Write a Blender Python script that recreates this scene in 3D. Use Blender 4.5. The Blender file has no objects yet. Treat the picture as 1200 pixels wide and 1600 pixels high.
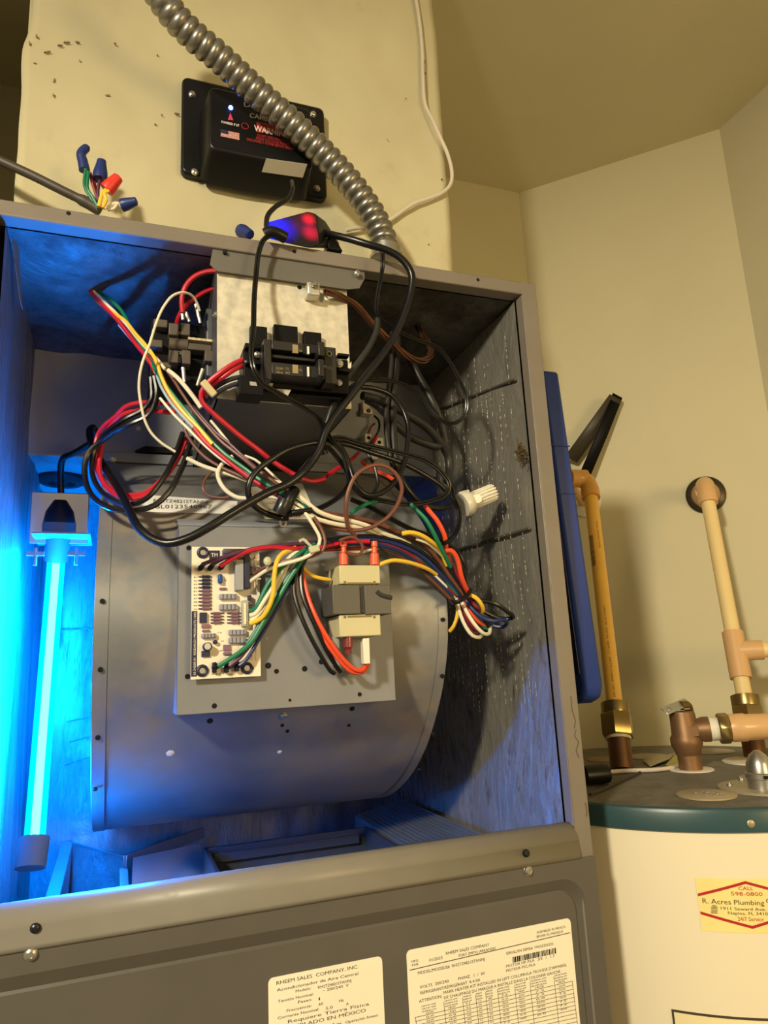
import bpy, math, random
from mathutils import Vector, Matrix
import mathutils.noise as mnoise

random.seed(7)
S = bpy.context.scene
COL = S.collection
UP = 1.95          # the cabinet's top edge stands 1.95 m above the floor; builders below measure z from that edge

# ------------------------------------------------------------------ camera
F_PX = 1109.0
RGT = Vector((0.93821488, -0.34261677, -0.04864758))
DWN = Vector((0.0271653, 0.21306333, -0.97666067))
FWD = Vector((0.34498534, 0.91499605, 0.20920647))
EYE = Vector((0.11745507, -0.59978581, -0.39798616))
cam_data = bpy.data.cameras.new('camera')
cam_data.sensor_fit = 'VERTICAL'
cam_data.sensor_height = 36.0
cam_data.lens = F_PX / 1600.0 * 36.0
cam_data.clip_start = 0.02
cam = bpy.data.objects.new('camera', cam_data)
COL.objects.link(cam)
m = Matrix((RGT, -DWN, -FWD)).transposed().to_4x4()
m.translation = EYE + Vector((0, 0, UP))
cam.matrix_world = m
S.camera = cam

# ------------------------------------------------------------------ world, lamps, exposure
wd = bpy.data.worlds.new('room_glow')
S.world = wd
wd.use_nodes = True
wd.node_tree.nodes['Background'].inputs[0].default_value = (1.0, 0.80, 0.46, 1)
wd.node_tree.nodes['Background'].inputs[1].default_value = 0.25

def lamp(name, kind, loc, color, power, **kw):
    d = bpy.data.lights.new(name, kind)
    d.color = color
    d.energy = power
    for k, v in kw.items():
        setattr(d, k, v)
    o = bpy.data.objects.new(name, d)
    COL.objects.link(o)
    o.location = Vector(loc) + Vector((0, 0, UP))
    return o

def aim(o, target):
    d = Vector(target) + Vector((0, 0, UP)) - o.location
    o.rotation_euler = d.to_track_quat('-Z', 'Y').to_euler()

work = lamp('work_lamp', 'SPOT', (-0.75, -1.21, 0.30), (1.0, 0.88, 0.63), 112.0,
            shadow_soft_size=0.07, spot_size=math.radians(92), spot_blend=1.0)
aim(work, (0.74, 0.15, -0.78))

hall = lamp('hall_lamp', 'AREA', (0.95, -1.55, -0.25), (1.0, 0.70, 0.30), 8.0, shape='DISK', size=0.45)
aim(hall, (0.75, 0.2, -0.85))

vs = S.view_settings
vs.view_transform = 'Standard'
vs.look = 'None'
vs.exposure = 0.25
vs.gamma = 1.0
vs.use_curve_mapping = False
S.cycles.max_bounces = 8
S.cycles.use_denoising = True
S.cycles.sample_clamp_indirect = 6.0

# ------------------------------------------------------------------ helpers: points
def ray(px, py):
    return RGT * ((px - 600) / F_PX) + DWN * ((py - 800) / F_PX) + FWD

def at(px, py, y):
    """point at depth y (metres behind the cabinet front) on the sight line of a spot in the photo"""
    r = ray(px, py)
    return EYE + r * ((y - EYE.y) / r.y)

def atx(px, py, x):
    r = ray(px, py)
    return EYE + r * ((x - EYE.x) / r.x)

def atz(px, py, z):
    r = ray(px, py)
    return EYE + r * ((z - EYE.z) / r.z)

def V(*a):
    return Vector(a)

# ------------------------------------------------------------------ helpers: materials
def lin(c):
    return tuple(((v / 255) / 12.92 if v / 255 <= .04045 else ((v / 255 + .055) / 1.055) ** 2.4) for v in c)

MATS = {}
def mat(name, rgb, rough=0.5, metal=0.0, var=0.06, vscale=18.0, bump=0.0, bscale=60.0, spec=0.5, coat=0.0,
        trans=0.0, stretch=None, dirt_or_streak=None, dirt_scale=8.0, dirt_at=(0.55, 0.75), emit=None, estr=0.0, rvar=0.0):
    if name in MATS:
        return MATS[name]
    mt = bpy.data.materials.new(name)
    mt.use_nodes = True
    nt = mt.node_tree
    N, L = nt.nodes, nt.links
    b = N['Principled BSDF']
    base = lin(rgb)
    b.inputs['Roughness'].default_value = rough
    b.inputs['Metallic'].default_value = metal
    b.inputs['Specular IOR Level'].default_value = spec
    b.inputs['Coat Weight'].default_value = coat
    b.inputs['Transmission Weight'].default_value = trans
    tc = N.new('ShaderNodeTexCoord')
    src = tc.outputs['Object']
    if stretch:
        mp = N.new('ShaderNodeMapping')
        mp.inputs['Scale'].default_value = stretch
        L.new(src, mp.inputs['Vector'])
        src = mp.outputs['Vector']
    nz = N.new('ShaderNodeTexNoise')
    nz.inputs['Scale'].default_value = vscale
    nz.inputs['Detail'].default_value = 5
    L.new(src, nz.inputs['Vector'])
    rp = N.new('ShaderNodeValToRGB')
    rp.color_ramp.elements[0].position = 0.3
    rp.color_ramp.elements[1].position = 0.7
    rp.color_ramp.elements[0].color = (*[v * (1 - var) for v in base], 1)
    rp.color_ramp.elements[1].color = (*[min(1, v * (1 + var)) for v in base], 1)
    L.new(nz.outputs['Fac'], rp.inputs['Fac'])
    out = rp.outputs['Color']
    if dirt_or_streak:
        n2 = N.new('ShaderNodeTexNoise')
        n2.inputs['Scale'].default_value = dirt_scale
        n2.inputs['Detail'].default_value = 9
        n2.inputs['Roughness'].default_value = 0.7
        L.new(src, n2.inputs['Vector'])
        r2 = N.new('ShaderNodeValToRGB')
        r2.color_ramp.elements[0].position = dirt_at[0]
        r2.color_ramp.elements[1].position = dirt_at[1]
        L.new(n2.outputs['Fac'], r2.inputs['Fac'])
        mx = N.new('ShaderNodeMixRGB')
        L.new(r2.outputs['Color'], mx.inputs['Fac'])
        L.new(out, mx.inputs['Color1'])
        mx.inputs['Color2'].default_value = (*lin(dirt_or_streak), 1)
        out = mx.outputs['Color']
        ml = N.new('ShaderNodeMath'); ml.operation = 'MULTIPLY_ADD'
        L.new(r2.outputs['Color'], ml.inputs[0])
        ml.inputs[1].default_value = min(0.35, 0.9 - rough)
        ml.inputs[2].default_value = rough
        L.new(ml.outputs[0], b.inputs['Roughness'])
        if metal > 0.3:
            mm = N.new('ShaderNodeMath'); mm.operation = 'MULTIPLY_ADD'
            L.new(r2.outputs['Color'], mm.inputs[0])
            mm.inputs[1].default_value = -metal * 0.7
            mm.inputs[2].default_value = metal
            L.new(mm.outputs[0], b.inputs['Metallic'])
    L.new(out, b.inputs['Base Color'])
    if bump:
        n3 = N.new('ShaderNodeTexNoise')
        n3.inputs['Scale'].default_value = bscale
        n3.inputs['Detail'].default_value = 6
        L.new(src, n3.inputs['Vector'])
        bp = N.new('ShaderNodeBump')
        bp.inputs['Strength'].default_value = bump
        bp.inputs['Distance'].default_value = 0.004
        L.new(n3.outputs['Fac'], bp.inputs['Height'])
        L.new(bp.outputs['Normal'], b.inputs['Normal'])
    if emit:
        b.inputs['Emission Color'].default_value = (*emit, 1)
        b.inputs['Emission Strength'].default_value = estr
    MATS[name] = mt
    return mt

# ------------------------------------------------------------------ helpers: meshes
class MB:
    """collects boxes, tubes, lathes ... in world coordinates and links them as ONE mesh object"""
    def __init__(self):
        self.v, self.f = [], []
    def add(self, vs, fs):
        n = len(self.v)
        self.v += [Vector(p) for p in vs]
        self.f += [tuple(i + n for i in q) for q in fs]
        return self
    def box(self, x0, x1, y0, y1, z0, z1):
        x0, x1 = sorted((x0, x1)); y0, y1 = sorted((y0, y1)); z0, z1 = sorted((z0, z1))
        return self.add([(x0, y0, z0), (x1, y0, z0), (x1, y1, z0), (x0, y1, z0), (x0, y0, z1), (x1, y0, z1), (x1, y1, z1), (x0, y1, z1)],
                        [(0, 3, 2, 1), (4, 5, 6, 7), (0, 1, 5, 4), (1, 2, 6, 5), (2, 3, 7, 6), (3, 0, 4, 7)])
    def obox(self, c, ax, ay, az, sx, sy, sz):
        c, ax, ay, az = Vector(c), Vector(ax).normalized() * sx / 2, Vector(ay).normalized() * sy / 2, Vector(az).normalized() * sz / 2
        vs = [c + ax * i + ay * j + az * k for k in (-1, 1) for j in (-1, 1) for i in (-1, 1)]
        return self.add(vs, [(0, 2, 3, 1), (4, 5, 7, 6), (0, 1, 5, 4), (1, 3, 7, 5), (3, 2, 6, 7), (2, 0, 4, 6)])
    def px(self, x0, y0, x1, y1, yf, yb):
        """upright box whose front face covers the given spots of the photo at depth yf"""
        a, b = at(x0, y0, yf), at(x1, y1, yf)
        return self.box(a.x, b.x, yf, yb, a.z, b.z)
    def cyl(self, p0, p1, r0, r1=None, n=20, caps=True):
        r1 = r0 if r1 is None else r1
        p0, p1 = Vector(p0), Vector(p1)
        d = (p1 - p0).normalized()
        u = d.orthogonal().normalized(); w = d.cross(u)
        vs = []
        for p, r in ((p0, r0), (p1, r1)):
            for i in range(n):
                a = 2 * math.pi * i / n
                vs.append(p + u * math.cos(a) * r + w * math.sin(a) * r)
        fs = [(i, (i + 1) % n, n + (i + 1) % n, n + i) for i in range(n)]
        if caps:
            fs += [tuple(reversed(range(n))), tuple(range(n, 2 * n))]
        return self.add(vs, fs)
    def lathe(self, p0, axis, prof, n=24, caps=True):
        """prof: (distance along axis, radius)"""
        p0, d = Vector(p0), Vector(axis).normalized()
        u = d.orthogonal().normalized(); w = d.cross(u)
        vs = [p0 + d * t + (u * math.cos(2 * math.pi * i / n) + w * math.sin(2 * math.pi * i / n)) * r for t, r in prof for i in range(n)]
        fs = [(k * n + i, k * n + (i + 1) % n, (k + 1) * n + (i + 1) % n, (k + 1) * n + i) for k in range(len(prof) - 1) for i in range(n)]
        if caps:
            fs += [tuple(reversed(range(n))), tuple(range((len(prof) - 1) * n, len(prof) * n))]
        return self.add(vs, fs)
    def tube(self, pts, r, n=8, rfun=None, flat=None):
        """round (or with flat=(a,b) oval) tube through points"""
        pts = [Vector(p) for p in pts]
        m_ = len(pts)
        tg = [(pts[min(i + 1, m_ - 1)] - pts[max(i - 1, 0)]).normalized() for i in range(m_)]
        u = tg[0].orthogonal().normalized()
        vs = []
        for i in range(m_):
            u = (u - tg[i] * u.dot(tg[i])).normalized()
            w = tg[i].cross(u)
            rr = rfun(i / (m_ - 1)) if rfun else r
            for k in range(n):
                a = 2 * math.pi * k / n
                ca, sa = math.cos(a), math.sin(a)
                vs.append(pts[i] + u * ca * rr + w * sa * rr)
        fs = [(j * n + k, j * n + (k + 1) % n, (j + 1) * n + (k + 1) % n, (j + 1) * n + k) for j in range(m_ - 1) for k in range(n)]
        fs += [tuple(reversed(range(n))), tuple(range((m_ - 1) * n, m_ * n))]
        return self.add(vs, fs)
    def prism(self, poly, d):
        """polygon (3-D points in a plane) pushed along vector d"""
        n = len(poly); d = Vector(d)
        vs = [Vector(p) for p in poly] + [Vector(p) + d for p in poly]
        fs = [tuple(range(n)), tuple(reversed(range(n, 2 * n)))] + [(i, n + i, n + (i + 1) % n, (i + 1) % n) for i in range(n)]
        return self.add(vs, fs)
    def strip(self, prof, x0, x1, th=0.0):
        """sheet: profile of (y, z) drawn along x"""
        n = len(prof)
        vs = [(x0, y, z) for y, z in prof] + [(x1, y, z) for y, z in prof]
        return self.add(vs, [(i, i + 1, n + i + 1, n + i) for i in range(n - 1)])
    def ball(self, c, r, n=12, sc=(1, 1, 1)):
        c = Vector(c)
        vs, fs = [], []
        for i in range(1, n):
            for j in range(n):
                a, b = math.pi * i / n, 2 * math.pi * j / n
                vs.append(c + V(math.sin(a) * math.cos(b) * r * sc[0], math.sin(a) * math.sin(b) * r * sc[1], math.cos(a) * r * sc[2]))
        for i in range(n - 2):
            for j in range(n):
                fs.append((i * n + j, (i + 1) * n + j, (i + 1) * n + (j + 1) % n, i * n + (j + 1) % n))
        vs += [c + V(0, 0, r * sc[2]), c - V(0, 0, r * sc[2])]
        t = len(vs) - 2
        fs += [(t, j, (j + 1) % n) for j in range(n)] + [(t + 1, (n - 2) * n + (j + 1) % n, (n - 2) * n + j) for j in range(n)]
        return self.add(vs, fs)
    def ring(self, c, axis, r, t, n=20, k=8):
        d = Vector(axis).normalized(); u = d.orthogonal().normalized(); w = d.cross(u); c = Vector(c)
        vs = []
        for i in range(n):
            a = 2 * math.pi * i / n
            e = u * math.cos(a) + w * math.sin(a)
            for j in range(k):
                b = 2 * math.pi * j / k
                vs.append(c + e * (r + t * math.cos(b)) + d * t * math.sin(b))
        fs = [(i * k + j, ((i + 1) % n) * k + j, ((i + 1) % n) * k + (j + 1) % k, i * k + (j + 1) % k) for i in range(n) for j in range(k)]
        return self.add(vs, fs)
    def build(self, name, material, parent=None, bevel=0.0, smooth=True, solid=0.0, angle=40, at_loc=None):
        me = bpy.data.meshes.new(name)
        root = parent
        while root is not None and root.parent is not None:
            root = root.parent
        if root is not None:
            o0 = Vector(root['base'])
        else:
            xs = [p.x for p in self.v]; ys = [p.y for p in self.v]; zs = [p.z for p in self.v]
            o0 = at_loc or V((min(xs) + max(xs)) / 2, (min(ys) + max(ys)) / 2, min(zs))
        me.from_pydata([tuple(p - o0) for p in self.v], [], self.f)
        me.update()
        me.materials.append(material)
        if smooth:
            me.shade_smooth()
            me.set_sharp_from_angle(angle=math.radians(angle))
        o = bpy.data.objects.new(name, me)
        COL.objects.link(o)
        if parent is None:
            o.location = o0
            o['base'] = tuple(o0)
        else:
            o.parent = parent
        if solid:
            sm = o.modifiers.new('solid', 'SOLIDIFY'); sm.thickness = solid; sm.offset = 0
        if bevel:
            bm_ = o.modifiers.new('bevel', 'BEVEL'); bm_.width = bevel; bm_.segments = 2; bm_.limit_method = 'ANGLE'
        return o

def tag(o, label, cat, group=None, kind=None):
    o['label'] = label
    o['category'] = cat
    if group: o['group'] = group
    if kind: o['kind'] = kind
    return o

def thing(name, loc, label, cat, group=None):
    o = bpy.data.objects.new(name, None)
    o.empty_display_size = 0.02
    COL.objects.link(o)
    o.location = Vector(loc)
    o['base'] = tuple(loc)
    return tag(o, label, cat, group)

def struct(name, mb, material, **kw):
    o = mb.build(name, material, **kw)
    o['kind'] = 'structure'
    return o

def spline(pts, step=0.004):
    """centripetal Catmull-Rom through 3-D points"""
    P = [Vector(p) for p in pts]
    P = [P[0] * 2 - P[1]] + P + [P[-1] * 2 - P[-2]]
    out = []
    for i in range(1, len(P) - 2):
        p0, p1, p2, p3 = P[i - 1:i + 3]
        t0 = 0; t1 = t0 + max(1e-6, (p1 - p0).length ** .5); t2 = t1 + max(1e-6, (p2 - p1).length ** .5); t3 = t2 + max(1e-6, (p3 - p2).length ** .5)
        k = max(2, int((p2 - p1).length / step))
        for j in range(k):
            t = t1 + (t2 - t1) * j / k
            a1 = p0 * ((t1 - t) / (t1 - t0)) + p1 * ((t - t0) / (t1 - t0))
            a2 = p1 * ((t2 - t) / (t2 - t1)) + p2 * ((t - t1) / (t2 - t1))
            a3 = p2 * ((t3 - t) / (t3 - t2)) + p3 * ((t - t2) / (t3 - t2))
            b1 = a1 * ((t2 - t) / (t2 - t0)) + a2 * ((t - t0) / (t2 - t0))
            b2 = a2 * ((t3 - t) / (t3 - t1)) + a3 * ((t - t1) / (t3 - t1))
            out.append(b1 * ((t2 - t) / (t2 - t1)) + b2 * ((t - t1) / (t2 - t1)))
    out.append(P[-2])
    return out

def path(pts):
    """(px, py, depth) triples, the depth may be left out to carry the last one on"""
    out, y = [], 0.0
    for p in pts:
        if len(p) > 2: y = p[2]
        out.append(at(p[0], p[1], y))
    return spline(out)

def wire(name, pts, d_mm, material, parent=None, n=8):
    return MB().tube(path(pts), d_mm / 2000, n).build(name, material, parent)

# lettering: flat print made of font outlines
def text_mesh(body, bold=0.0):
    cu = bpy.data.curves.new('lettering', 'FONT')
    cu.body = body
    cu.resolution_u = 2
    cu.offset = bold
    o = bpy.data.objects.new('lettering', cu)
    COL.objects.link(o)
    dg = bpy.context.evaluated_depsgraph_get()
    me = bpy.data.meshes.new_from_object(o.evaluated_get(dg))
    vs = [v.co.copy() for v in me.vertices]
    fs = [tuple(p.vertices) for p in me.polygons]
    bpy.data.objects.remove(o); bpy.data.curves.remove(cu); bpy.data.meshes.remove(me)
    return vs, fs

def letter(mb, body, place, width, height, bold=0.0):
    """place(u, v) turns text-plane metres into a point; the line is fitted to width, capitals to height"""
    vs, fs = text_mesh(body, bold)
    if not vs: return
    x0 = min(v.x for v in vs); x1 = max(v.x for v in vs)
    k = width / max(1e-6, x1 - x0); h = height / 0.73
    mb.add([place((v.x - x0) * k, v.y * h) for v in vs], fs)

def line_on(mb, body, p0, p1x, cap_px, y):
    """a line of print on an upright face at depth y, from spot p0 to photo column p1x, capitals cap_px tall"""
    a = at(p0[0], p0[1], y)
    b = at(p1x, p0[1] - (p1x - p0[0]) * 0.15, y)
    h = abs(at(p0[0], p0[1] - cap_px, y).z - a.z)
    letter(mb, body, lambda u, v: V(a.x + u, y, a.z + v), b.x - a.x, h)

# ------------------------------------------------------------------ materials in use
M_WALL = mat('wall_paint', (206, 199, 168), 0.8, var=0.04, vscale=3, bump=0.08, bscale=90)
M_GREY = mat('cabinet_grey_paint', (122, 114, 104), 0.42, 0.0, var=0.05, vscale=25, bump=0.02, bscale=300)
M_DOOR = mat('door_grey_paint', (88, 84, 78), 0.45, 0.0, var=0.05, vscale=25)
M_SILL = mat('sill_lit_paint', (132, 127, 117), 0.4, var=0.05, vscale=25, dirt_or_streak=(120, 108, 90), dirt_scale=14, dirt_at=(.6, .8))  # lighter than the door: brightness of the upward tilt is in the colour
M_GALV = mat('galvanised_sheet', (176, 176, 172), 0.40, 0.75, var=0.12, vscale=30, bump=0.04, bscale=160, dirt_or_streak=(128, 118, 100), dirt_scale=16, dirt_at=(.5, .78))
M_PLATE = mat('bright_galvanised_plate', (214, 208, 190), 0.5, 0.35, var=0.16, vscale=110, bump=0.05, bscale=250)
M_BLOW = mat('blower_sheet', (136, 139, 144), 0.42, 0.45, var=0.16, vscale=14, bump=0.04, bscale=120, dirt_or_streak=(158, 140, 108), dirt_scale=6, dirt_at=(.48, .72))
M_PANEL = mat('control_panel_paint', (126, 128, 134), 0.5, 0.15, var=0.06, vscale=24)
M_BLK = mat('black_plastic', (14, 14, 16), 0.38, var=0.1, spec=.35)
M_BLKM = mat('black_matt_plastic', (8, 8, 10), 0.55, var=0.1, spec=.22)
M_CORD = mat('black_cord', (13, 13, 15), 0.30, var=0.12)
M_CORDG = mat('dark_grey_cord', (38, 37, 35), 0.45, var=0.12)
M_HOLE = mat('dark_hole', (6, 6, 7), 0.9, var=0.0)
M_SCREW = mat('zinc_screw', (190, 188, 180), 0.3, 0.9, var=0.05)
M_WHITE = mat('white_plastic', (226, 222, 208), 0.45, var=0.03)
M_PAPER = mat('cream_label', (242, 234, 212), 0.55, var=0.03, vscale=12)
M_INK = mat('dark_print', (62, 56, 46), 0.7, var=0.0)
M_INKR = mat('red_print', (176, 32, 30), 0.6, var=0.0)
W = dict(red=mat('red_wire', (186, 24, 44), 0.4), green=mat('green_wire', (10, 112, 78), 0.4), white=mat('white_wire', (226, 218, 196), 0.45),
         yellow=mat('yellow_wire', (236, 192, 60), 0.42), brown=mat('brown_wire', (106, 62, 48), 0.45), black=mat('black_wire', (13, 13, 15), 0.32),
         blue=mat('blue_wire', (24, 42, 100), 0.4), orange=mat('orange_wire', (226, 78, 44), 0.42), purple=mat('purple_wire', (84, 44, 74), 0.42),
         maroon=mat('maroon_wire', (122, 26, 38), 0.42), dark=mat('charcoal_wire', (44, 44, 50), 0.42), sky=mat('pale_blue_wire', (150, 176, 196), 0.45))
# ------------------------------------------------------------------ room shell
ZC, YB, XR, SD = 0.60, 0.578, 1.20, 1.493       # ceiling, back wall, right wall, diagonal wall x + y
XL = -0.13
def wall_quad(name, p0, p1, th=0.04, z0=-UP, z1=None):
    z1 = ZC if z1 is None else z1
    p0, p1 = Vector((*p0, 0)), Vector((*p1, 0))
    d = (p1 - p0).normalized(); n = V(-d.y, d.x, 0) * th
    b = MB().prism([(p0.x, p0.y, z0), (p1.x, p1.y, z0), (p1.x + n.x, p1.y + n.y, z0), (p0.x + n.x, p0.y + n.y, z0)], (0, 0, z1 - z0))
    return struct(name, b, M_WALL)
wall_quad('wall_back', (XL, YB), (SD - YB, YB))
wall_quad('wall_diagonal', (SD - YB, YB), (XR, SD - XR))
wall_quad('wall_right', (XR, SD - XR), (XR, -1.4))
wall_quad('wall_left', (XL, .10), (XL, YB))
struct('ceiling', MB().box(XL - .05, XR + .05, -0.95, YB + .05, ZC, ZC + .04), M_WALL)
struct('floor', MB().box(XL - .6, XR + .05, -2.2, YB + .05, -UP - .04, -UP),
       mat('floor_tile', (150, 138, 118), 0.5, var=0.1, vscale=6, bump=0.05))

# ------------------------------------------------------------------ foil
def foil(name, rough, sx, sz, bump, dirt_or_streak, dat, dsc, tint=(205, 208, 212), metal=0.92, soot=None):
    mt = bpy.data.materials.new(name); mt.use_nodes = True
    N, L = mt.node_tree.nodes, mt.node_tree.links
    b = N['Principled BSDF']
    tc = N.new('ShaderNodeTexCoord')
    mp = N.new('ShaderNodeMapping'); mp.inputs['Scale'].default_value = (sx, sx, sz)
    L.new(tc.outputs['Object'], mp.inputs['Vector'])
    n1 = N.new('ShaderNodeTexNoise'); n1.inputs['Scale'].default_value = 14; n1.inputs['Detail'].default_value = 8; n1.inputs['Roughness'].default_value = .65
    n1.inputs['Distortion'].default_value = .8
    L.new(mp.outputs['Vector'], n1.inputs['Vector'])
    n0 = N.new('ShaderNodeTexNoise'); n0.inputs['Scale'].default_value = 5; n0.inputs['Detail'].default_value = 3
    L.new(mp.outputs['Vector'], n0.inputs['Vector'])
    ad = N.new('ShaderNodeMath'); ad.operation = 'ADD'
    L.new(n1.outputs['Fac'], ad.inputs[0]); L.new(n0.outputs['Fac'], ad.inputs[1])
    bp = N.new('ShaderNodeBump'); bp.inputs['Strength'].default_value = bump; bp.inputs['Distance'].default_value = .012
    L.new(ad.outputs[0], bp.inputs['Height'])
    L.new(bp.outputs['Normal'], b.inputs['Normal'])
    n2 = N.new('ShaderNodeTexNoise'); n2.inputs['Scale'].default_value = dsc; n2.inputs['Detail'].default_value = 10; n2.inputs['Roughness'].default_value = .75
    L.new(mp.outputs['Vector'], n2.inputs['Vector'])
    r2 = N.new('ShaderNodeValToRGB'); r2.color_ramp.elements[0].position = dat[0]; r2.color_ramp.elements[1].position = dat[1]
    L.new(n2.outputs['Fac'], r2.inputs['Fac'])
    fac = r2.outputs['Color']
    if soot:                       # dust thickens towards the bottom of the sheet
        sx_ = N.new('ShaderNodeSeparateXYZ'); L.new(tc.outputs['Object'], sx_.inputs[0])
        mz = N.new('ShaderNodeMapRange'); mz.inputs['From Min'].default_value = soot[0] + 1.27; mz.inputs['From Max'].default_value = soot[1] + 1.27
        mz.inputs['To Min'].default_value = .30; mz.inputs['To Max'].default_value = 1.0
        L.new(sx_.outputs['Z'], mz.inputs['Value'])
        mu = N.new('ShaderNodeMath'); mu.operation = 'MULTIPLY'; L.new(fac, mu.inputs[0]); L.new(mz.outputs['Result'], mu.inputs[1]); fac = mu.outputs[0]
    mx = N.new('ShaderNodeMixRGB'); L.new(fac, mx.inputs['Fac'])
    mx.inputs['Color1'].default_value = (*lin(tint), 1); mx.inputs['Color2'].default_value = (*lin(dirt_or_streak), 1)
    L.new(mx.outputs['Color'], b.inputs['Base Color'])
    for nm, a, c in (('Metallic', metal, metal * .3), ('Roughness', rough, .75)):
        mr = N.new('ShaderNodeMapRange'); mr.inputs['To Min'].default_value = a; mr.inputs['To Max'].default_value = c
        L.new(fac, mr.inputs['Value']); L.new(mr.outputs['Result'], b.inputs[nm])
    return mt
M_FOILL = foil('foil_left', .36, 1.8, .06, .8, (36, 38, 42), (.44, .68), 34, tint=(132, 136, 142), metal=.65)  # dark streaks put the foil's reflected light and shade into its colour
M_FOILR = foil('foil_dirty', .38, 1.2, .34, .55, (58, 50, 38), (.45, .66), 75, tint=(190, 186, 176), metal=.75, soot=(-.26, -.42))
M_FOILB = foil('foil_back', .38, 1.4, .28, .8, (44, 46, 50), (.46, .74), 18, tint=(134, 138, 144), metal=.65)  # streaks painted here too, for the sheen on wrinkled foil
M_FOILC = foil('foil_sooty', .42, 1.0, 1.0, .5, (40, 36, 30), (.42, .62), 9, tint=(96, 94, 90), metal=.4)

def sheet(p0, ux, uy, nx, ny, amp, freq, nrm, seed=0, stretch=(1, 1)):
    """gently uneven sheet: grid over p0 + s*ux + t*uy, pushed along nrm by noise"""
    b = MB(); p0, ux, uy, nrm = Vector(p0), Vector(ux), Vector(uy), Vector(nrm)
    vs = []
    for j in range(ny + 1):
        for i in range(nx + 1):
            s, t = i / nx, j / ny
            e = min(1, 8 * min(s, 1 - s, t, 1 - t))
            h = mnoise.fractal(V(s * ux.length * freq * stretch[0] + seed, t * uy.length * freq * stretch[1], seed * 1.7), 1.0, 2.0, 4) * amp * e
            vs.append(p0 + ux * s + uy * t + nrm * h)
    fs = [(j * (nx + 1) + i, j * (nx + 1) + i + 1, (j + 1) * (nx + 1) + i + 1, (j + 1) * (nx + 1) + i) for j in range(ny) for i in range(nx)]
    return b.add(vs, fs)

# ------------------------------------------------------------------ air handler cabinet
WID, DEP, BOT = 0.533, 0.555, -1.27
cab = thing('air_handler_cabinet', (WID / 2, DEP / 2, BOT), 'tall grey sheet metal air handler cabinet with its upper compartment standing open', 'cabinet')
MB().box(0, WID, 0.001, 0.018, -0.0148, 0).build('top_rail', M_GREY, cab, bevel=.0012)
MB().box(.516, WID, 0, .004, BOT, -.0005).box(.5145, .5165, 0, .013, -.553, -.016).build('right_flange', M_GREY, cab, bevel=.0008)
MB().box(0, .010, 0, .004, BOT, -.0005).box(.009, .010, 0, .012, -.553, -.016).build('left_flange', M_GREY, cab, bevel=.0008)
MB().box(WID - .0012, WID, .004, DEP, BOT, -.0002).build('side_panel', M_GREY, cab)
MB().box(0, .0012, .004, DEP, BOT, -.0002).build('side_panel', M_GREY, cab)
MB().box(0, WID, .018, DEP, -.0012, 0).build('top_panel', M_GREY, cab)
MB().box(0, WID, DEP - .0012, DEP, BOT, -.0002).build('back_panel', M_GREY, cab)
MB().box(.0012, WID - .0012, .004, DEP - .002, BOT, BOT + .002).build('bottom_panel', M_GREY, cab)
sill_prof = [(.030, -.570), (.018, -.5545), (.012, -.5510), (.007, -.5505), (.003, -.5530), (-.0005, -.5585), (-.002, -.5630), (-.0018, -.5645), (-.0035, -.5755), (-.0030, -.5785), (.002, -.5785)]
MB().strip(sill_prof, .001, .5165).build('sill_rail', M_SILL, cab, solid=.0012, angle=25)
# small holes and screws of the frame
for px, py in ((107, 333), (352, 393), (460, 393), (747, 437)):
    c = at(px, py, .0008)
    MB().cyl(c, c + V(0, .004, 0), .0019, n=12).build('screw_hole', M_HOLE, cab)
def screw(p, r, parent, axis=(0, -1, 0), material=None, name='screw'):
    p = Vector(p)
    return MB().lathe(p, axis, [(0, r * 1.15), (.0006, r * 1.15), (.0006, r), (r * .7, r * .93), (r * .9, r * .55), (r * .75, r * .5), (r * .75, .0002)], n=12).build(name, material or M_SCREW, parent)
screw(at(558, 427, .0), .0028, cab)
for px, py in ((55, 1450), (822, 1333)):
    screw(at(px, py, -.0032), .0030, cab, material=mat('blackened_screw', (60, 62, 66), .35, .8))
screw(at(897, 1287, .004), .0034, cab)
for px, py in ((826, 644), (833, 673)):
    screw(atx(px, py, .5158), .0016, cab, axis=(-1, 0, 0))
# dark smudges on the sill, scuffs on the flange
M_SMUT = mat('dark_smudge', (34, 32, 34), .7)
for px, py, w_ in ((334, 1384, .004), (342, 1381, .003), (404, 1362, .0022), (408, 1364, .002)):
    MB().ball(at(px, py, .006) + V(0, 0, -.0005), w_ * .5, 8, (1.4, .6, .35)).build('smudge', M_SMUT, cab)
M_SCUFF = mat('brown_scuff', (98, 80, 56), .8)
for pts in ([(892, 1088), (894, 1110), (899, 1126), (897, 1138)], [(900, 1140), (898, 1150), (904, 1160), (900, 1172), (905, 1184)], [(914, 1254), (917, 1266), (916, 1276)]):
    MB().tube(spline([at(x, y, -.0001) for x, y in pts], .004), .0005, 5).build('scuff', M_SCUFF, cab)
# insulation
XLi, XRi, YBk = .017, .5125, .50
sheet((XRi, .0125, -.74), (0, YBk - .0125, 0), (0, 0, .74 - .018), 60, 80, .0045, 6, (-1, 0, 0), 3).build('foil_liner', M_FOILR, cab)
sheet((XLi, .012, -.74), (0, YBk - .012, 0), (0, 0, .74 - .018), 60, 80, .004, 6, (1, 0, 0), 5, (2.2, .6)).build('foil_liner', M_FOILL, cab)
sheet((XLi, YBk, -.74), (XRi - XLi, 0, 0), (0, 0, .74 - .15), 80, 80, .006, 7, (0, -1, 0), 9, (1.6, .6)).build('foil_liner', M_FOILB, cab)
sheet((XLi, .0175, -.0158), (XRi - XLi, 0, 0), (0, .25, -.007), 70, 40, .010, 9, (0, 0, -1), 12).build('foil_liner', M_FOILC, cab, )
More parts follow.
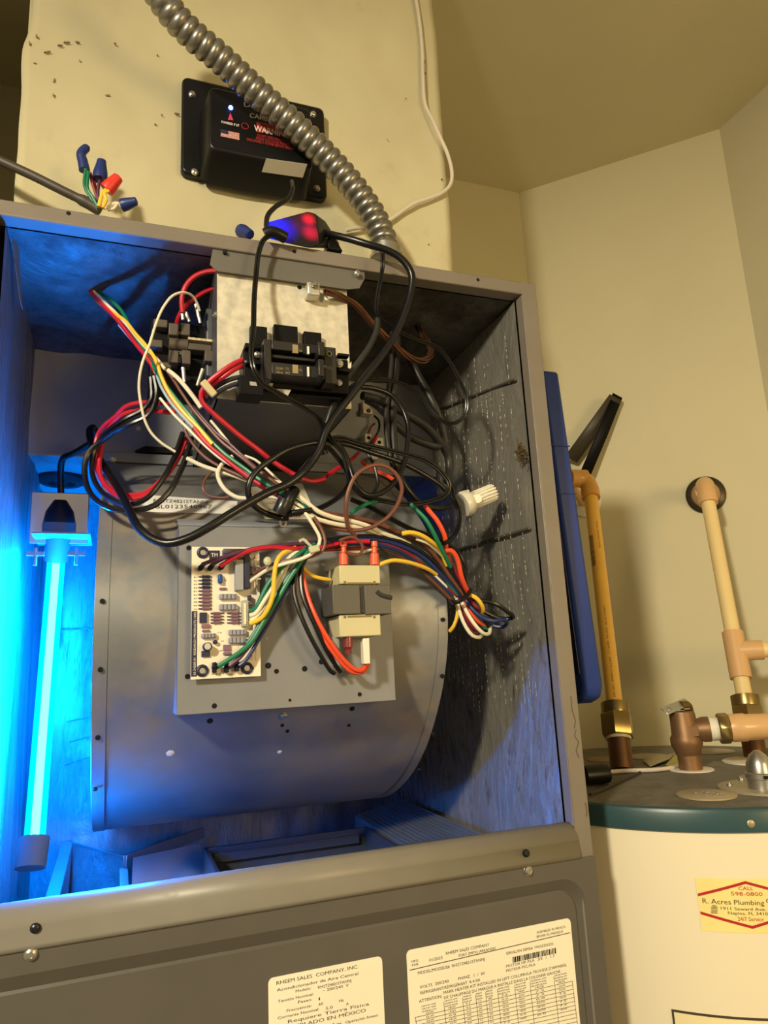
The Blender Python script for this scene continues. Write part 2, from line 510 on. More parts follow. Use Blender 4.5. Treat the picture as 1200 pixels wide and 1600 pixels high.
# seams of the right liner: two flat joint rods, and pale dashes painted as glints on the scrim threads
for a, b in (((838, 568), (684, 640)), ((850, 817), (716, 859))):
    pa, pb = atx(*a, XRi - .0035), atx(*b, XRi - .0035)
    pa.y = max(pa.y, .019)
    MB().cyl(pa, pb, .0017, n=8).build('liner_seam', mat('dull_seam', (86, 82, 74), .6, .2), cab)
M_SCRIM = mat('scrim_glint', (206, 202, 190), .35, .3)
b = MB()
for i in range(17):
    y = .03 + i * .0125
    z = -.035 - random.random() * .05
    while z > -.42 - (random.random() * .12):
        ln = .0012 + random.random() * .0045
        if random.random() < .8 * (.35 + .65 * max(0, mnoise.noise(V(y * 40, z * 18, 4)) + .5)):
            yy = y + mnoise.noise(V(i * 3.1, z * 6, 0)) * .006
            b.box(XRi - .0058, XRi - .0054, yy - .00011, yy + .00011, z - ln, z)
        z -= ln + .0012 + random.random() * .006
b.build('scrim_glint', M_SCRIM, cab, smooth=False)['kind'] = 'stuff'
# torn yellow glass-fibre edge, top right corner; clod of lint on the right liner
p = at(822, 470, .017)
MB().prism([at(811, 460, .016), at(823, 461, .016), at(824, 476, .016), at(818, 490, .016), at(813, 474, .016)], (0, .003, 0)).build('fibre_tuft', mat('yellow_glass_fibre', (222, 190, 66), .9, var=.2, vscale=200), cab)
b = MB()
lc = atx(816, 706, XRi - .006)
for i in range(26):
    q = lc + V(random.uniform(-.003, .001), random.gauss(0, .004), random.gauss(0, .005))
    b.tube([q, q + V(-.002, random.gauss(0, .004), random.gauss(0, .004)), q + V(-.001, random.gauss(0, .007), random.gauss(0, .006))], .0007, 5)
b.build('lint_clod', mat('brown_lint', (84, 68, 40), .9, var=.3, vscale=300), cab)
for (ax_p, ay_p), (bx_p, by_p) in (((52, 986), (152, 981)), ((108, 1160), (150, 1148)), ((100, 1196), (150, 1180)), ((104, 1128), (146, 1120))):
    pa, pb = at(ax_p, ay_p, YBk - .006), at(bx_p, by_p, YBk - .006)
    MB().cyl(pa, pb, .0012 if ay_p == 986 else .0006, n=6).build('foil_crease', M_FOILB, cab)
# discharge plate above the blower, deck behind it
YD, ZD = .25, -.148
MB().box(XLi - .004, XRi + .004, YD, YD + .0015, ZD, -.012).build('discharge_plate', mat('plate_grey_paint', (140, 141, 144), .5, .1, var=.05, vscale=20), cab)
MB().box(XLi - .004, XRi + .004, YD, YBk, ZD - .0015, ZD).build('blower_deck', M_GALV, cab)
MB().box(.093, XRi, YD - .010, YD, ZD - .008, ZD + .004).build('deck_lip', M_PANEL, cab, bevel=.001)
MB().prism([at(211, 704, YD - .011), at(226, 697, YD - .011), at(262, 699, YD - .011), at(330, 706, YD - .011), at(330, 711, YD - .011), at(214, 706, YD - .011)], (0, .006, 0)).build('dark_strip', M_BLKM, cab)  # flat dark pointed strip along the deck front
MB().prism([at(14, 344, .024), at(25, 347, .034), at(35, 484, .075), at(31, 470, .060)], (.0006, 0, 0)).build('liner_flap', M_FOILB, cab, smooth=False)
screw(at(176, 717, YD - .0105), .0035, cab)
screw(at(217, 669, YD - .0005), .0034, cab)
MB().box(.1415, .1425, YD - .0012, YD, ZD + .004, -.012).build('plate_seam', M_PANEL, cab)
# ------------------------------------------------------------------ blower
XB0, XB1 = .0975, .42
PROF = [(.245, -.156), (.205, -.170), (.160, -.195), (.115, -.228), (.082, -.258), (.058, -.288), (.044, -.318), (.040, -.345), (.044, -.378), (.060, -.418),
        (.082, -.450), (.108, -.479), (.142, -.506), (.185, -.530), (.235, -.549), (.300, -.561), (.380, -.563), (.44, -.55), (.47, -.50), (.478, -.42), (.47, -.30), (.45, -.20), (.42, -.156)]
sp = [(q.y, q.z) for q in spline([V(0, y, z) for y, z in PROF], .01)]
blo = thing('blower_housing', ((XB0 + XB1) / 2, .25, -.563), 'large scroll shaped galvanised blower housing hanging in the open cabinet', 'blower')
MB().strip(sp, XB0, XB1).build('wrapper', M_BLOW, blo, angle=60)
for xx in (XB0, XB1):
    n = len(sp); b = MB()
    rim = [(xx, y, z) for y, z in sp]
    cy, cz, r = .26, -.36, .115
    hole = []
    for y, z in sp:
        a = math.atan2(z - cz, y - cy); hole.append((xx, cy + r * math.cos(a), cz + r * math.sin(a)))
    b.add(rim + hole, [(i, i + 1, n + i + 1, n + i) for i in range(n - 1)])
    b.build('scroll_side', M_BLOW, blo, solid=.001)
    MB().cyl((xx + (.012 if xx == XB0 else -.012), cy, cz), (xx + (.013 if xx == XB0 else -.013), cy, cz), .114, n=36).build('inlet_light_stop', M_GALV, blo)  # added unseen disc, keeps the lamp's light from crossing through the blower
    # raised rim of the scroll side, lying on the wrapper
    x2 = xx + (.011 if xx == XB0 else -.010)
    off = []
    for i, (y, z) in enumerate(sp):
        y0, z0 = sp[max(0, i - 1)]; y1, z1 = sp[min(n - 1, i + 1)]
        l = math.hypot(y1 - y0, z1 - z0); off.append((y + (z1 - z0) / l * .0007, z - (y1 - y0) / l * .0007))
    MB().strip(off, min(xx, x2), max(xx, x2)).build('rim_flange', M_BLOW, blo, angle=60)
wheel = MB()
for i in range(36):
    a = 2 * math.pi * i / 36
    wheel.obox((.26, .26 + .105 * math.cos(a), -.36 + .105 * math.sin(a)), (1, 0, 0), (0, math.cos(a + .6), math.sin(a + .6)), (0, -math.sin(a + .6), math.cos(a + .6)), .30, .018, .001)
wheel.build('fan_wheel', M_GALV, blo)['kind'] = 'stuff'
def surf(px, py, x):   # a spot on the rim flange
    q = atx(px, py, x); return q
def on_wrapper(px, py):
    """first meeting of a sight line with the wrapper profile"""
    r = ray(px, py); best = None
    for i in range(len(sp) - 1):
        (y0, z0), (y1, z1) = sp[i], sp[i + 1]
        # EYE.y + t r.y = y0 + s dy ; EYE.z + t r.z = z0 + s dz
        dy, dz = y1 - y0, z1 - z0
        det = r.y * (-dz) + dy * r.z
        if abs(det) < 1e-9: continue
        t = ((y0 - EYE.y) * (-dz) + dy * (z0 - EYE.z)) / det
        s_ = (r.y * (z0 - EYE.z) - r.z * (y0 - EYE.y)) / det
        if -0.001 <= s_ <= 1.001 and t > 0 and (best is None or t < best[0]): best = (t, V(0, dz, -dy).normalized())
    if best is None: return at(px, py, .06), V(0, -1, 0)
    nr = best[1] if best[1].y < 0 or best[1].z < 0 and abs(best[1].y) < .2 else -best[1]
    return EYE + r * best[0], nr
for px, py in ((160, 940), (157, 1045), (153, 1150), (149, 1230), (691, 968), (690, 1055), (676, 1145), (654, 1200)):
    q, nr = on_wrapper(px, py)
    MB().cyl(q + nr * .0012, q + nr * .0028, .0021, n=12).build('rivet_hole', M_HOLE, blo)
for px, py, r in ((443, 1117, .0034), (441, 1133, .0018), (449, 1142, .0019), (545, 1133, .0018), (328, 1126, .0028), (550, 1107, .0026)):
    q, nr = on_wrapper(px, py)
    if r == .0034:
        screw(q + nr * .0003, r, blo, axis=nr)
    else:
        MB().cyl(q + nr * .0002, q + nr * .0006, r, n=12).build('hole', M_HOLE, blo)
for px, py, r in ((266, 1177, .004), (437, 1175, .0025)):   # paint flakes
    q, nr = on_wrapper(px, py)
    MB().lathe(q, nr, [(0, r), (.0004, r * .7)], n=6).build('paint_flake', M_WHITE, blo)
# control panel plate standing on the wrapper, with flanges top and bottom
YP = .030
a, b_ = at(277, 822, YP), at(608, 1118, YP)
PX0, PX1, PZ1, PZ0 = .1632, .3575, -.271, -.4315
MB().box(PX0, PX1, YP, YP + .0014, PZ0, PZ1).box(PX0, PX1, YP, .075, PZ0, PZ0 + .0012).box(PX0, PX1, YP, .085, PZ1 - .0012, PZ1).box(PX0, PX0 + .001, YP, .07, PZ0, PZ1)\
    .build('control_panel', M_PANEL, blo, bevel=.0006)
for px, py, r in ((419, 1040, .0027), (432, 1049, .0022), (476, 1045, .0025), (502, 1034, .0024), (562, 1085, .0020), (453, 1094, .0014), (335, 1103, .0022), (295, 856, .0022), (293, 1057, .0022), (482, 945, .0016), (486, 941, .0017)):
    c = at(px, py, YP)
    MB().cyl(c + V(0, -.0002, 0), c + V(0, .0006, 0), r, n=14).build('panel_hole', M_HOLE, blo)
# upper flange of the panel lying on the wrapper
MB().strip([(.0325, -.271), (.050, -.262), (.0775, -.2590)], PX0, PX1).build('panel_flange', M_PANEL, blo, solid=.001)
# silver serial label on the wrapper
def wrap_label(c0, c1, c2, c3, lift=.0006, nu=8, nv=4):
    vs = []
    for j in range(nv + 1):
        for i in range(nu + 1):
            s, t = i / nu, j / nv
            x = (c0[0] * (1 - s) + c1[0] * s) * (1 - t) + (c3[0] * (1 - s) + c2[0] * s) * t
            y = (c0[1] * (1 - s) + c1[1] * s) * (1 - t) + (c3[1] * (1 - s) + c2[1] * s) * t
            q, nr = on_wrapper(x, y); vs.append(q + nr * lift)
    return vs, [(j * (nu + 1) + i, j * (nu + 1) + i + 1, (j + 1) * (nu + 1) + i + 1, (j + 1) * (nu + 1) + i) for j in range(nv) for i in range(nu)]
lb = MB().add(*wrap_label((200, 772), (371, 784), (369, 804), (200, 800))).build('serial_label', mat('silver_label', (236, 234, 230), .45), blo)
tx = MB()
def wrap_place(x0, y0, slope, kx, ky, lift=.0009):
    def f(u, v):
        q, nr = on_wrapper(x0 + u * kx, y0 + slope * u * kx - v * ky); return q + nr * lift
    return f
letter(tx, 'RH2TZ4821STANNJ', wrap_place(240, 785.5, .03, 1, 1), 85, 5)
letter(tx, 'BL0123540967', wrap_place(243, 795.5, .0, 1, 1), 88, 6)
tx.build('printed_text', M_INK, lb, smooth=False)
wl = MB().add(*wrap_label((388, 762), (472, 756), (497, 812), (414, 812))).build('warning_label', mat('aged_label', (238, 230, 210), .6), blo)
tx = MB()
for (x, y, w_, s_, ink) in ((416, 789, 22, 'CAUTION', 0), (418, 799.5, 14, 'THIS', 1), (448, 798.5, 26, 'INDOOR', 1), (452, 810, 28, 'USE COPPER ONLY', 0), (440, 768, 26, 'ATTENTION', 0)):
    letter(tx, s_, wrap_place(x, y, -.03, 1, 1), w_, 3.4)
tx.build('printed_text', mat('brown_print', (110, 62, 56), .7), wl, smooth=False)
# ------------------------------------------------------------------ lower door
door = thing('access_door', (WID / 2, .01, BOT + .01), 'grey embossed lower access door with two rating labels below the open compartment', 'cabinet door')
DX0, DX1, DZ1, DZ0 = .0105, .5157, -.5795, BOT + .012
zt, zb = -.5975, -.609
rx0, rx1 = .012, .5140
ins = .010
b = MB()
def rr(x0, x1, z0, z1, r, y, n=5):
    out = []
    for cx, cz, a0 in ((x1 - r, z1 - r, 0), (x0 + r, z1 - r, 90), (x0 + r, z0 + r, 180), (x1 - r, z0 + r, 270)):
        for i in range(n + 1):
            a = math.radians(a0 + 90 * i / n); out.append((cx + r * math.cos(a), y, cz + r * math.sin(a)))
    return out
o1 = rr(-.0005, WID + .0003, DZ0, DZ1, .002, -.0012)
o2 = rr(.012, .5195, DZ0 + .03, -.5945, .024, -.0012)
o3 = rr(.020, .5115, DZ0 + .04, -.6045, .018, .0036)
o4 = rr(.0215, .5095, DZ0 + .042, -.6065, .016, .0022)
n = len(o1)
b.add(o1 + o2 + o3 + o4 + [(x, .012, z) for x, y, z in o1],
      [(k * n + i, k * n + (i + 1) % n, (k + 1) * n + (i + 1) % n, (k + 1) * n + i) for k in range(3) for i in range(n)] + [tuple(range(3 * n, 4 * n))] +
      [(4 * n + i, 4 * n + (i + 1) % n, (i + 1) % n, i) for i in range(n)])
dp = b.build('door_panel', M_DOOR, door, angle=20)
for px, py in ((48, 1490), (824, 1360)):
    screw(at(px, py, -.0014), .0040, door)
YL = .0018
def plate_px(corners, y, th=.0004, r=.004, ext=0.0):
    """rounded label on the door between two upper corners, running down out of the picture"""
    a, b2 = at(*corners[0], y), at(*corners[1], y)
    z1 = max(a.z, b2.z) if ext == 0 else (a.z + b2.z) / 2
    return rr(a.x, b2.x, z1 - corners[2], z1, r, y, 4), a.x, b2.x, z1
poly, lx0, lx1, lz = plate_px(((419, 1529), (597, 1497), .11), YL)
L1 = MB().prism(poly, (0, .0004, 0)).build('rating_label', M_PAPER, door, smooth=False)
tx = MB(); Y1 = YL - .0002
for s_, x, y, x1, c in (('RHEEM SALES  COMPANY, INC.', 432, 1539, 560, 6), ('Acondicionador de Aire Central', 432.5, 1549.5, 560, 5), ('Modelo:', 462, 1551, 486, 4.6), ('RH2TZ4821STANNJ', 497, 1545, 549, 4.6),
        ('Tensión Nominal:', 434, 1567, 490, 4.6), ('~ 200/240  V', 504, 1550, 545, 4.6), ('Fases:', 466, 1568, 488, 4.6), ('1', 498, 1563, 500, 4.6), ('Frecuencia:', 448, 1581.5, 487, 4.6), ('60', 498, 1571.5, 505, 4.6), ('Hz', 530, 1566, 537, 4.6),
        ('Corriente Nominal:', 434, 1593, 499, 4.6), ('5.0', 509, 1578, 520, 4.6), ('A', 541, 1571, 545, 4.6), ('Requiere Tierra Física', 450, 1599, 577, 5.4), ('ENSAMBLADO EN MÉXICO', 430, 1613, 572, 5.8), ('Operación Anexo', 540, 1599.5, 591, 4.6), ('Manual de', 440, 1622, 534, 4.6)):
    line_on(tx, s_, (x, y), x1, c, Y1)
tx.build('printed_text', M_INK, L1, smooth=False)
poly, lx0, lx1, lz = plate_px(((635, 1490), (891, 1434), .16), YL)
L2 = MB().prism(poly, (0, .0004, 0)).build('rating_label', M_PAPER, door, smooth=False)
tx = MB()
for s_, x, y, x1, c in (('MFG.', 642.7, 1504.5, 654.7, 3.8), ('FAB.', 644, 1510, 654.7, 3.8), ('01/2023', 670.7, 1502.7, 691.5, 5), ('RHEEM SALES COMPANY', 697, 1492, 765, 5), ('FORT SMITH, ARKANSAS', 717, 1495.5, 775, 4.6),
        ('ASSEMBLED IN MEXICO', 838.7, 1459, 884, 4), ('BRUNE AU MEXIQUE', 839, 1465.5, 880, 4), ('MODEL/MODELE#  RH2TZ4821STANNJ', 653, 1523, 758, 5), ('SERIAL/EN SERIE#  W022326226', 791, 1492, 865, 4.4), ('MOTOR HP./FLA   3/4   /   1.7', 791, 1512, 867, 4.4),
        ('MOTEUR PSC./FLA', 791, 1519, 837, 4.4), ('VOLTS  200/240        PH/HZ.  1  /  60', 656, 1545, 758, 5), ('REFRIGERANT/RÉFRIGÉRANT  R-410A', 657, 1554, 751, 5), ('ATTENTION:', 655, 1567, 691, 5.2),
        ("MARK HEATER KIT INSTALLED IN LEFT COLUMN/LA TROUSSE D'APPAREIL", 693, 1553.5, 887, 5), ('DE CHAUFFAGE DU MARQUE A INSTALLE DANS LA COLONNE GAUCHE', 694, 1561.5, 877, 5)):
    line_on(tx, s_, (x, y), x1, c, Y1)
def rule(tx, p0, p1, w_):
    a, b2 = at(*p0, Y1), at(*p1, Y1)
    d = (b2 - a); d.y = 0; d.normalize(); nn = V(-d.z, 0, d.x) * w_ / 2
    tx.add([a + nn, b2 + nn, b2 - nn, a - nn], [(0, 1, 2, 3)])
rule(tx, (640, 1516), (891, 1457.3), .0006)
z0 = at(801, 1500, Y1)
x = z0.x; i = 0
while x < at(869, 1484, Y1).x:                          # bar code
    w_ = random.choice((.0005, .0008, .0012)); tx.box(x, x + w_, Y1, Y1, z0.z - .0022, z0.z + .0022); x += w_ + random.choice((.0005, .0008))
for k in range(14):                                      # table of heater kits
    f = k * 6.2
    rule(tx, (648 + k * .4, 1590 + f), (894.7 + k * .75, 1533 + f * 1.02), .00035)
for cx in (110, 275, 385, 462, 520, 590, 690, 780, 920, 1028):
    xx = 620 + cx / 3.75; yy = 1590 - (xx - 648) * .231
    rule(tx, (xx, yy - (14 if cx > 200 and cx < 1000 else 0)), (xx + 11, yy + 90), .00035)
for cx, ww in ((150, 100), (285, 90), (395, 55), (470, 40), (528, 45), (598, 80), (698, 75), (790, 110), (930, 85)):
    for k in range(-3, 8):
        xx = 620 + (cx + (ww * .2 if k >= 0 else 0)) / 3.75 + k * .5; yy = 1590 - (xx - 648) * .231 + k * 6.2 - (-2 if k < 0 else 1.5)
        if k < 0: yy = 1590 - (xx - 648) * .231 + k * 4.2 - 1
        line_on(tx, random.choice(('HEATER MODEL', 'NOMINAL KW', 'CIRCUIT AMP')) if k < 0 else random.choice(('18/20', '25/30', '45/50', '0.0', '7.2')), (xx, yy), xx + (ww * .85 if k < 0 else ww * .45) / 3.75, 2.4 if k < 0 else 3, Y1)
tx.build('printed_text', M_INK, L2, smooth=False)
# ------------------------------------------------------------------ heater box, breaker, relay
HX0, HX1, HZ0 = .1935, .3195, -.1585
hb = thing('heater_control_box', (.256, .12, HZ0), 'bright galvanised heater box hanging from the top rail behind the breaker', 'electrical box')
MB().box(HX0, HX1, .010, .0112, HZ0, -.020).build('front_plate', M_PLATE, hb)
MB().box(HX0, HX1, .0112, YD, HZ0, HZ0 + .0012).box(HX0, HX0 + .0012, .0112, YD, HZ0, -.022).box(HX1 - .0012, HX1, .0112, YD, HZ0, -.022)\
    .build('box_shell', mat('dark_box_steel', (92, 92, 94), .5, .4, var=.1), hb)
a1, a2, a3, a4, a5 = at(328, 413, .004), at(343, 421.5, .004), at(560, 452, .004), at(572, 433, .004), at(333, 386, .004)
MB().prism([(a1.x, .004, a1.z), (a2.x - .003, .004, -.0365), (.3195, .004, -.0365), (.331, .004, -.0335), (.337, .004, -.022), (.337, .004, -.0125), (a5.x, .004, -.0125)], (0, .0012, 0))\
    .build('top_flange', mat('flange_steel', (112, 110, 104), .42, .3, var=.06), hb)
for px, py in ((468, 449), ):
    c = at(px, py, .0098); MB().cyl(c, c + V(0, .001, 0), .0022, n=12).build('hole', M_HOLE, hb)
for px, py in ((337, 578),):
    screw(atx(338, 492, HX0 - .0002), .0032, hb, axis=(-1, 0, 0))
# ground lug with its screw
lug = thing('ground_lug', tuple(at(490, 463, .008)), 'small zinc ground lug with a screw on the upper right of the bright heater box', 'terminal lug')
MB().px(480, 439, 501, 462, -.004, .0098).build('lug_body', mat('zinc_lug', (196, 192, 180), .4, .5), lug, bevel=.0016)
c = at(491, 446, -.0045)
screw(c, .0034, lug, axis=(0, -.8, .4), material=M_SCREW)
MB().px(506, 463, 512, 469, .004, .0098).build('lug_tab', M_WHITE, lug)

br = thing('circuit_breaker', tuple(at(465, 632, .0)), 'black two pole circuit breaker with a double toggle on the bright heater box', 'circuit breaker')
MB().px(380, 543, 414, 612, -.014, .0098).px(412, 548, 546, 616, -.014, .0098).build('terminal_base', M_BLKM, br, bevel=.001)
MB().px(391, 508, 418, 545, .002, .0098).px(428, 506, 466, 545, .002, .0098).px(475, 517, 503, 545, .002, .0098).build('mounting_tab', M_BLKM, br, bevel=.0005)
MB().px(412, 529, 425, 593, -.034, -.014).px(424, 531, 508, 554, -.034, -.014).px(424, 565, 508, 592, -.034, -.014).px(424, 553, 500, 566, -.030, -.014).px(506, 541, 527, 600, -.032, -.014)\
    .build('breaker_body', mat('breaker_body_plastic', (36, 34, 32), .45, var=.06), br, bevel=.0008)
MB().px(497, 533, 508, 556, -.044, -.030).px(497, 560, 508, 588, -.044, -.030).build('toggle', mat('toggle_plastic', (30, 28, 27), .4), br, bevel=.001)
MB().px(528, 551, 546, 557, -.022, -.014).px(528, 573, 547, 581, -.022, -.014).px(383, 535, 410, 545, -.022, -.010).px(385, 563, 412, 570, -.022, -.014)\
    .px(374, 586, 412, 618, -.016, .006).px(385, 612, 548, 622, -.010, .0098).build('terminal_shroud', M_BLKM, br, bevel=.0006)
for (x0, y0, x1, y1) in ((473.5, 538, 479.5, 554), (473.5, 570, 479.5, 589)):
    MB().px(x0, y0, x1 + 6, y1, -.0345, -.033).build('window', M_HOLE, br)
    MB().px(480, y0 + 3, 483.5, y1 - 1, -.036, -.033).build('trip_flag', M_WHITE, br)
for (x0, y0, x1, y1) in ((457, 538, 466, 552), (457, 569.5, 466, 583.5)):
    q = MB().px(x0, y0, x1, y1, -.0344, -.033).build('amp_label', mat('tan_label', (150, 132, 92), .6), br)
tx = MB()
for s_, x, y, x1 in (('60', 458, 549, 465), ('60', 458, 580.5, 465), ('ON', 467.5, 550, 471.5), ('ON', 467.5, 580, 471.5), ('120/240V', 431, 577, 443), ('10kA', 431, 583, 442), ('CTL', 446, 578, 452), ('HACR', 446, 584, 453)):
    line_on(tx, s_, (x, y), x1, 4, -.0346)
tx.build('printed_text', mat('tan_print', (150, 134, 100), .6), br, smooth=False)
for px, py, yy, r in ((402, 554, -.016, .0028), (530, 568, -.024, .0034), (530, 598, -.018, .0026), (384, 565, -.024, .001)):
    screw(at(px, py, yy), r, br)
c = at(514, 553, -.0328); MB().ring(c, (0, 1, 0), .0022, .0007, 14, 6).build('reset_ring', mat('tan_plastic', (120, 108, 80), .5), br)
for poly in (((390, 596), (400, 597), (402, 603), (391, 602)), ((414, 598), (427, 599), (425, 605), (418, 603)), ((425, 607), (455, 609), (450, 618), (438, 615))):
    MB().prism([at(x, y, -.0165) for x, y in poly], (0, .0005, 0)).build('paper_tag', mat('worn_white_tag', (176, 170, 158), .6), br, smooth=False)
# white arrow tabs right of the breaker
MB().prism([at(538, 578, .004), at(549, 565, .004), at(549, 581, .004)], (0, .004, 0)).build('white_tab', M_WHITE, br, smooth=False)
MB().px(520, 633, 549, 638, .010, .0135).build('white_tab', M_WHITE, br)

RY = .050
rl = thing('relay_block', tuple(at(290, 600, RY)), 'black and brown relay with push-on terminals beside the bright heater box', 'relay')
M_RB = mat('relay_brown_plastic', (84, 76, 68), .5, var=.08)
MB().px(236, 500, 334, 599, RY + .010, RY + .075).build('relay_case', M_BLKM, rl, bevel=.001)
MB().px(322, 480, 338, 590, RY + .004, RY + .07).build('mounting_bracket', mat('bracket_steel', (92, 96, 102), .45, .5), rl, bevel=.002)
for x0, y0, x1, y1 in ((240, 497, 262, 512), (234, 529, 254, 543), (236, 563, 268, 575)):
    MB().px(x0, y0, x1, y1, RY, RY + .012).build('side_terminal', M_RB, rl, bevel=.001)
MB().px(264, 504, 279, 524, RY - .006, RY + .010).px(283, 504, 297, 524, RY - .006, RY + .010).px(264, 514, 297, 524, RY - .004, RY + .010).build('contact_frame', M_RB, rl, bevel=.0008)
MB().px(264, 546, 279, 567, RY - .006, RY + .010).px(284, 546, 298, 569, RY - .006, RY + .010).px(264, 546, 298, 556, RY - .004, RY + .010).build('contact_frame', M_RB, rl, bevel=.0008)
p0, p1 = at(264, 537.5, RY + .002), at(293, 537.5, RY + .002); p1.z = p0.z; p1.y = p0.y
MB().cyl(p0, p1, .0062, n=16).build('coil_barrel', M_RB, rl)
MB().px(294, 535, 331, 549, RY - .003, RY + .010).px(320, 546, 333, 565, RY - .003, RY + .010).build('coil_side', M_RB, rl, bevel=.0008)
MB().px(294, 526.5, 332, 534, RY - .004, RY + .006).build('shiny_strip', mat('shiny_strip_cream', (206, 190, 150), .6, var=.4, vscale=300), rl)  # shiny strip, its sheen painted as a mottled cream tone
for x0, y0, x1, y1 in ((279, 505, 283, 515), (279, 556, 283, 567)):
    MB().px(x0, y0, x1, y1, RY - .0075, RY).build('slot', M_HOLE, rl)
M_CRIMP = mat('tinned_crimp', (176, 170, 156), .4, .7)
for pts in (((286, 575), (288, 597)), ((317, 577), (308, 603)), ((284, 482), (286, 500)), ((306, 476), (313, 505)), ((290, 488), (296, 503))):
    MB().cyl(at(*pts[0], RY - .004), at(*pts[1], RY - .004), .0021, .0016, 8).build('push_on_terminal', M_CRIMP, rl)

# ------------------------------------------------------------------ control board
YBd = .0215
pcb = thing('control_board', tuple(at(350, 1057, YBd)), 'white circuit board with dense parts on the left of the grey control panel', 'circuit board')
M_PCB = mat('white_solder_mask', (238, 226, 206), .4, var=.03)
q0, q1 = at(297.5, 854, YBd), at(404.5, 1056, YBd)
BX0, BX1, BZ1, BZ0 = .1738, .2318, -.2915, -.4028
MB().box(BX0, BX1, YBd, YBd + .0016, BZ0, BZ1).build('board', M_PCB, pcb)
def pc(x0, y0, x1, y1, name, m_, hgt, bev=.0003):
    return MB().px(x0, y0, x1, y1, YBd - hgt, YBd).build(name, m_, pcb, bevel=bev)
M_NAVY = mat('navy_ink', (28, 32, 62), .5)
M_RES = mat('resistor_lilac', (128, 92, 118), .5, var=.12)
M_RESB = mat('resistor_navy', (34, 38, 72), .45)
M_CER = mat('ceramic_grey', (146, 146, 160), .5)
M_SLK = mat('silk_dark', (60, 56, 74), .6)
pc(299.5, 955, 307.5, 1057, 'title_strip', M_NAVY, .0003, 0)
tx = MB()
# vertical titles of the strip
a = at(305.6, 1055, YBd - .0005)
letter(tx, '62-24268-01  RESEARCH PRODUCTS 1005', lambda u, v: V(a.x - v, YBd - .0005, a.z + u), .052, .0018)
tx.build('printed_text', M_PCB, pcb, smooth=False)
tx = MB()
for i in range(10):
    line_on(tx, 'R%d' % (i + 1), (303, 903 + i * 5.55), 308, 2.2, YBd - .0003)
for s_, x, y, x1, c in (('1097-83-4217A', 330, 1054.5, 351, 2.6), ('TB092A', 356, 1055, 368, 2.6), ('R14', 376, 987, 380, 2.4), ('Q2', 350, 908, 354, 2.4), ('C4', 340, 990, 346, 2.4), ('K1', 366, 882, 370, 2.4), ('D7', 346, 1003, 350, 2.4), ('CR3', 342, 1018, 348, 2.4)):
    line_on(tx, s_, (x, y), x1, c, YBd - .0003)
for xx, s_ in ((400.5, '1012-925-0814'), (394.5, '1080'), (391.5, 'OUT')):
    a = at(xx, 1031, YBd - .0003)
    letter(tx, s_, (lambda a_: lambda u, v: V(a_.x - v, YBd - .0003, a_.z + u))(a), .016 if len(s_) > 5 else .006, .0013)
tx.build('printed_text', M_SLK, pcb, smooth=False)
b = MB()
for i in range(10):                                      # leads of the resistor column
    y = 901 + i * 5.55; b.px(310, y - .7, 331, y + .7, YBd - .0012, YBd - .0004)
for i in range(4):
    y = 958 + i * 5; b.px(329, y - .6, 350, y + .6, YBd - .0012, YBd - .0004); b.px(355, y - .6, 377, y + .6, YBd - .0012, YBd - .0004)
b.build('lead_wire', M_SLK, pcb)['kind'] = 'stuff'
for i in range(10):
    y = 901 + i * 5.55
    p0, p1 = at(315.5, y, YBd - .0016), at(328.5, y, YBd - .0016); p1.z = p0.z
    MB().lathe(p0, (1, 0, 0), [(0, .0009), (.0006, .0014), (.0018, .0011), (.0052, .0011), (.0064, .0014), (.007, .0009)], 8).build('resistor', M_RESB if i < 4 else M_RES, pcb)
for i in range(4):
    y = 958 + i * 5
    for x0 in (333, 361):
        p0 = at(x0, y, YBd - .0016)
        MB().lathe(p0, (1, 0, 0), [(0, .0008), (.0006, .0013), (.0018, .001), (.0046, .001), (.0056, .0013), (.006, .0008)], 8).build('resistor', M_RES, pcb)
for x0, y0, x1, y1 in ((343, 928, 371, 936), (343, 944, 371, 953), (357.5, 984, 385, 992), (357.5, 996, 385, 1004.5), (315, 990, 338, 996.5)):
    r_ = MB().px(x0, y0, x1, y1, YBd - .0042, YBd - .0006).build('power_resistor', M_CER, pcb, bevel=.0008)
    for k in (.18, .4, .62, .84):
        xa = x0 + (x1 - x0) * k
        MB().px(xa, y0 + .3, xa + 1.4, y1 - .3, YBd - .0044, YBd - .0035).build('colour_band', mat('band_blue_grey', (74, 76, 104), .5), r_)
for x0, y0, x1, y1 in ((349, 1007.5, 360.5, 1016.5), (349, 1019, 360.5, 1023), (315, 976, 329, 981), (316, 984, 328, 987), (343, 918, 354, 921.5)):
    pc(x0, y0, x1, y1, 'resistor', M_RES, .002)
pc(312, 957, 323.5, 973, 'chip', M_NAVY, .003)
pc(315, 1017, 328, 1026, 'diode', M_RESB, .0024)
pc(341, 897, 348, 911, 'capacitor', mat('cap_blue', (24, 70, 150), .35), .005, .001)
c = at(323, 1011, YBd)
cap = MB().lathe(c, (0, -1, 0), [(0, .0036), (.0085, .0036), (.009, .0032)], 18).build('electrolytic_capacitor', M_NAVY, pcb)
c = at(324.5, 1010, YBd - .0091); MB().lathe(c, (0, -1, 0), [(0, .0028), (.0003, .0026)], 16).build('cap_top', mat('alu_top', (210, 208, 204), .35, .6), cap)
c = at(335.5, 1003.5, YBd); MB().lathe(c, (0, -1, 0), [(0, .0018), (.004, .0018), (.0045, .0012)], 12).build('transistor', M_NAVY, pcb)
pc(368, 874, 381, 922, 'relay', mat('relay_grey', (150, 152, 158), .4), .010, .0006)
pc(381.5, 868, 391, 919, 'relay_side', M_NAVY, .0095, .0005)
pc(327, 860, 343, 876, 'relay_mark', M_NAVY, .0006, 0)
